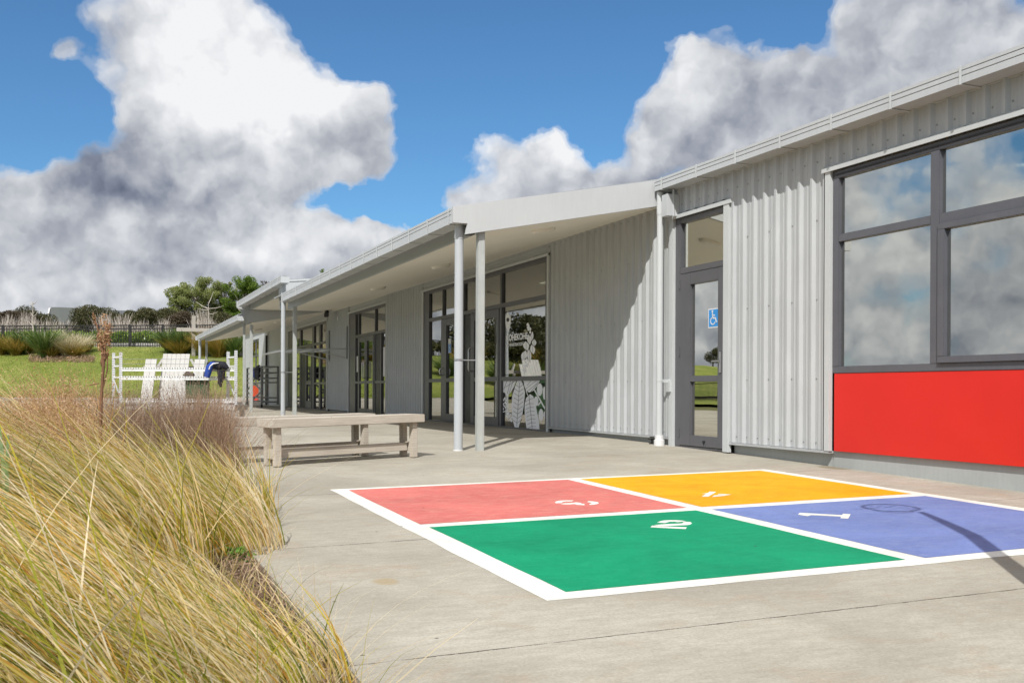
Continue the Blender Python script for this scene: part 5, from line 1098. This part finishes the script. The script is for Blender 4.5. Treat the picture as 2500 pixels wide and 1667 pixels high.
def puff(vec):
    v=nd(nt,'ShaderNodeTexVoronoi',feature='F1'); setv(v,Scale=17,Detail=2.5,Roughness=.5); lk(nt,vec,v.inputs['Vector']); return v.outputs['Distance']
def tex(vec): return math_(nt,'SUBTRACT',math_(nt,'MULTIPLY',fbm(vec,9,5,.52,.0).outputs['Fac'],1.0),math_(nt,'MULTIPLY',puff(vec),.38))
Dw=vop('ADD',D,warp2)
t0=tex(Dw); t1=tex(vop('ADD',Dw,(-CB*.010,SB*.010,.018)))
df=math_(nt,'ADD',math_(nt,'SUBTRACT',dens,.50),math_(nt,'MULTIPLY',math_(nt,'SUBTRACT',t0,.36),1.25))
gen=math_(nt,'ADD',math_(nt,'MULTIPLY',math_(nt,'SUBTRACT',fbm(D,3.2,4,.55,.3).outputs['Fac'],.30),4.0),math_(nt,'MULTIPLY',math_(nt,'SUBTRACT',t0,.36),1.0))
df=math_(nt,'ADD',math_(nt,'MULTIPLY',df,front),math_(nt,'MULTIPLY',gen,math_(nt,'SUBTRACT',1.0,front)))
alpha=ramp(nt,df,[(.0,(0,)*3),(.12,(.24,)*3),(.28,(.72,)*3),(.52,(1,)*3)],'EASE')
BR=[(540,90,230,150,.34),(620,270,190,90,.42),(760,240,150,100,.30),(470,190,140,90,.22),(880,190,90,70,.22),(1310,310,60,60,.45),(1180,360,45,50,.40),(1390,350,50,35,.35),(1260,420,120,50,.12),(1670,160,70,90,.28),(1590,300,35,30,.30),(925,560,70,40,.35),(60,430,60,40,.3),(60,700,110,45,.28),(380,720,140,25,.22),(640,590,220,40,.14),(300,770,50,30,.2),(350,640,220,60,.08),(720,530,120,60,.12),
 (230,450,180,65,-.42),(330,500,150,45,-.28),(420,370,260,55,-.20),(870,350,110,110,-.16),(600,470,150,50,-.10),(450,690,150,45,-.20),(230,770,120,40,-.20),(640,760,200,60,-.10),(1500,450,260,60,-.10),(1650,400,200,70,-.12),(2000,230,300,90,-.12),(2380,60,250,160,-.14),(1950,420,260,60,-.02),(60,620,150,30,-.08)]
br=gsum(BR,UVw)
relief=math_(nt,'MULTIPLY',math_(nt,'SUBTRACT',t0,t1),1.0)
n3=fbm(Dw,6,4,.5,.2).outputs['Fac']
gz_=vdot(D,(0,0,1)); genl=math_(nt,'MULTIPLY',ramp(nt,gz_,[(0,(.0,)*3),(.25,(.25,)*3),(.5,(.6,)*3)]),1.0)
genl=math_(nt,'SUBTRACT',genl,.16)
brs=math_(nt,'ADD',math_(nt,'MULTIPLY',br,front),math_(nt,'MULTIPLY',genl,math_(nt,'SUBTRACT',1.0,front)))
lum=math_(nt,'ADD',math_(nt,'ADD',brs,relief),math_(nt,'MULTIPLY',math_(nt,'SUBTRACT',n3,.5),.26))
edge=ramp(nt,df,[(.0,(.16,)*3),(.45,(0,)*3)])
lum=math_(nt,'ADD',math_(nt,'ADD',lum,CLOUD_BASE),math_(nt,'MULTIPLY',edge,1.0),clamp=True)
ccol=ramp(nt,lum,[(0,(.10,.125,.19)),(.25,(.24,.27,.345)),(.5,(.46,.485,.54)),(.75,(.71,.73,.765)),(1,(.93,.94,.96))])
skyc=mix(nt,1.0,sky.outputs[0],SKY_TINT,'MULTIPLY')
bg1=nd(nt,'ShaderNodeBackground'); lk(nt,skyc,bg1.inputs[0]); bg1.inputs[1].default_value=SKY_S
bg2=nd(nt,'ShaderNodeBackground'); lk(nt,ccol,bg2.inputs[0]); sg=math_(nt,'MULTIPLY',math_(nt,'SUBTRACT',1.0,front),math_(nt,'MULTIPLY',ramp(nt,gz_,[(.12,(0,)*3),(.45,(1,)*3)]),BACK_S)); lk(nt,math_(nt,'ADD',sg,CLOUD_S),bg2.inputs[1])
mx=nd(nt,'ShaderNodeMixShader'); lk(nt,alpha,mx.inputs[0]); lk(nt,bg1.outputs[0],mx.inputs[1]); lk(nt,bg2.outputs[0],mx.inputs[2]); lk(nt,mx.outputs[0],out.inputs[0])
w.cycles.sampling_method='MANUAL'; w.cycles.sample_map_resolution=512
scene.view_settings.view_transform='Standard'; scene.view_settings.look='None'; scene.view_settings.gamma=1; scene.view_settings.exposure=EXPO
scene.cycles.max_bounces=8; scene.cycles.transparent_max_bounces=12; scene.cycles.glossy_bounces=4; scene.cycles.diffuse_bounces=5; scene.cycles.caustics_reflective=False
try: scene.cycles.use_denoising=True
except Exception: pass
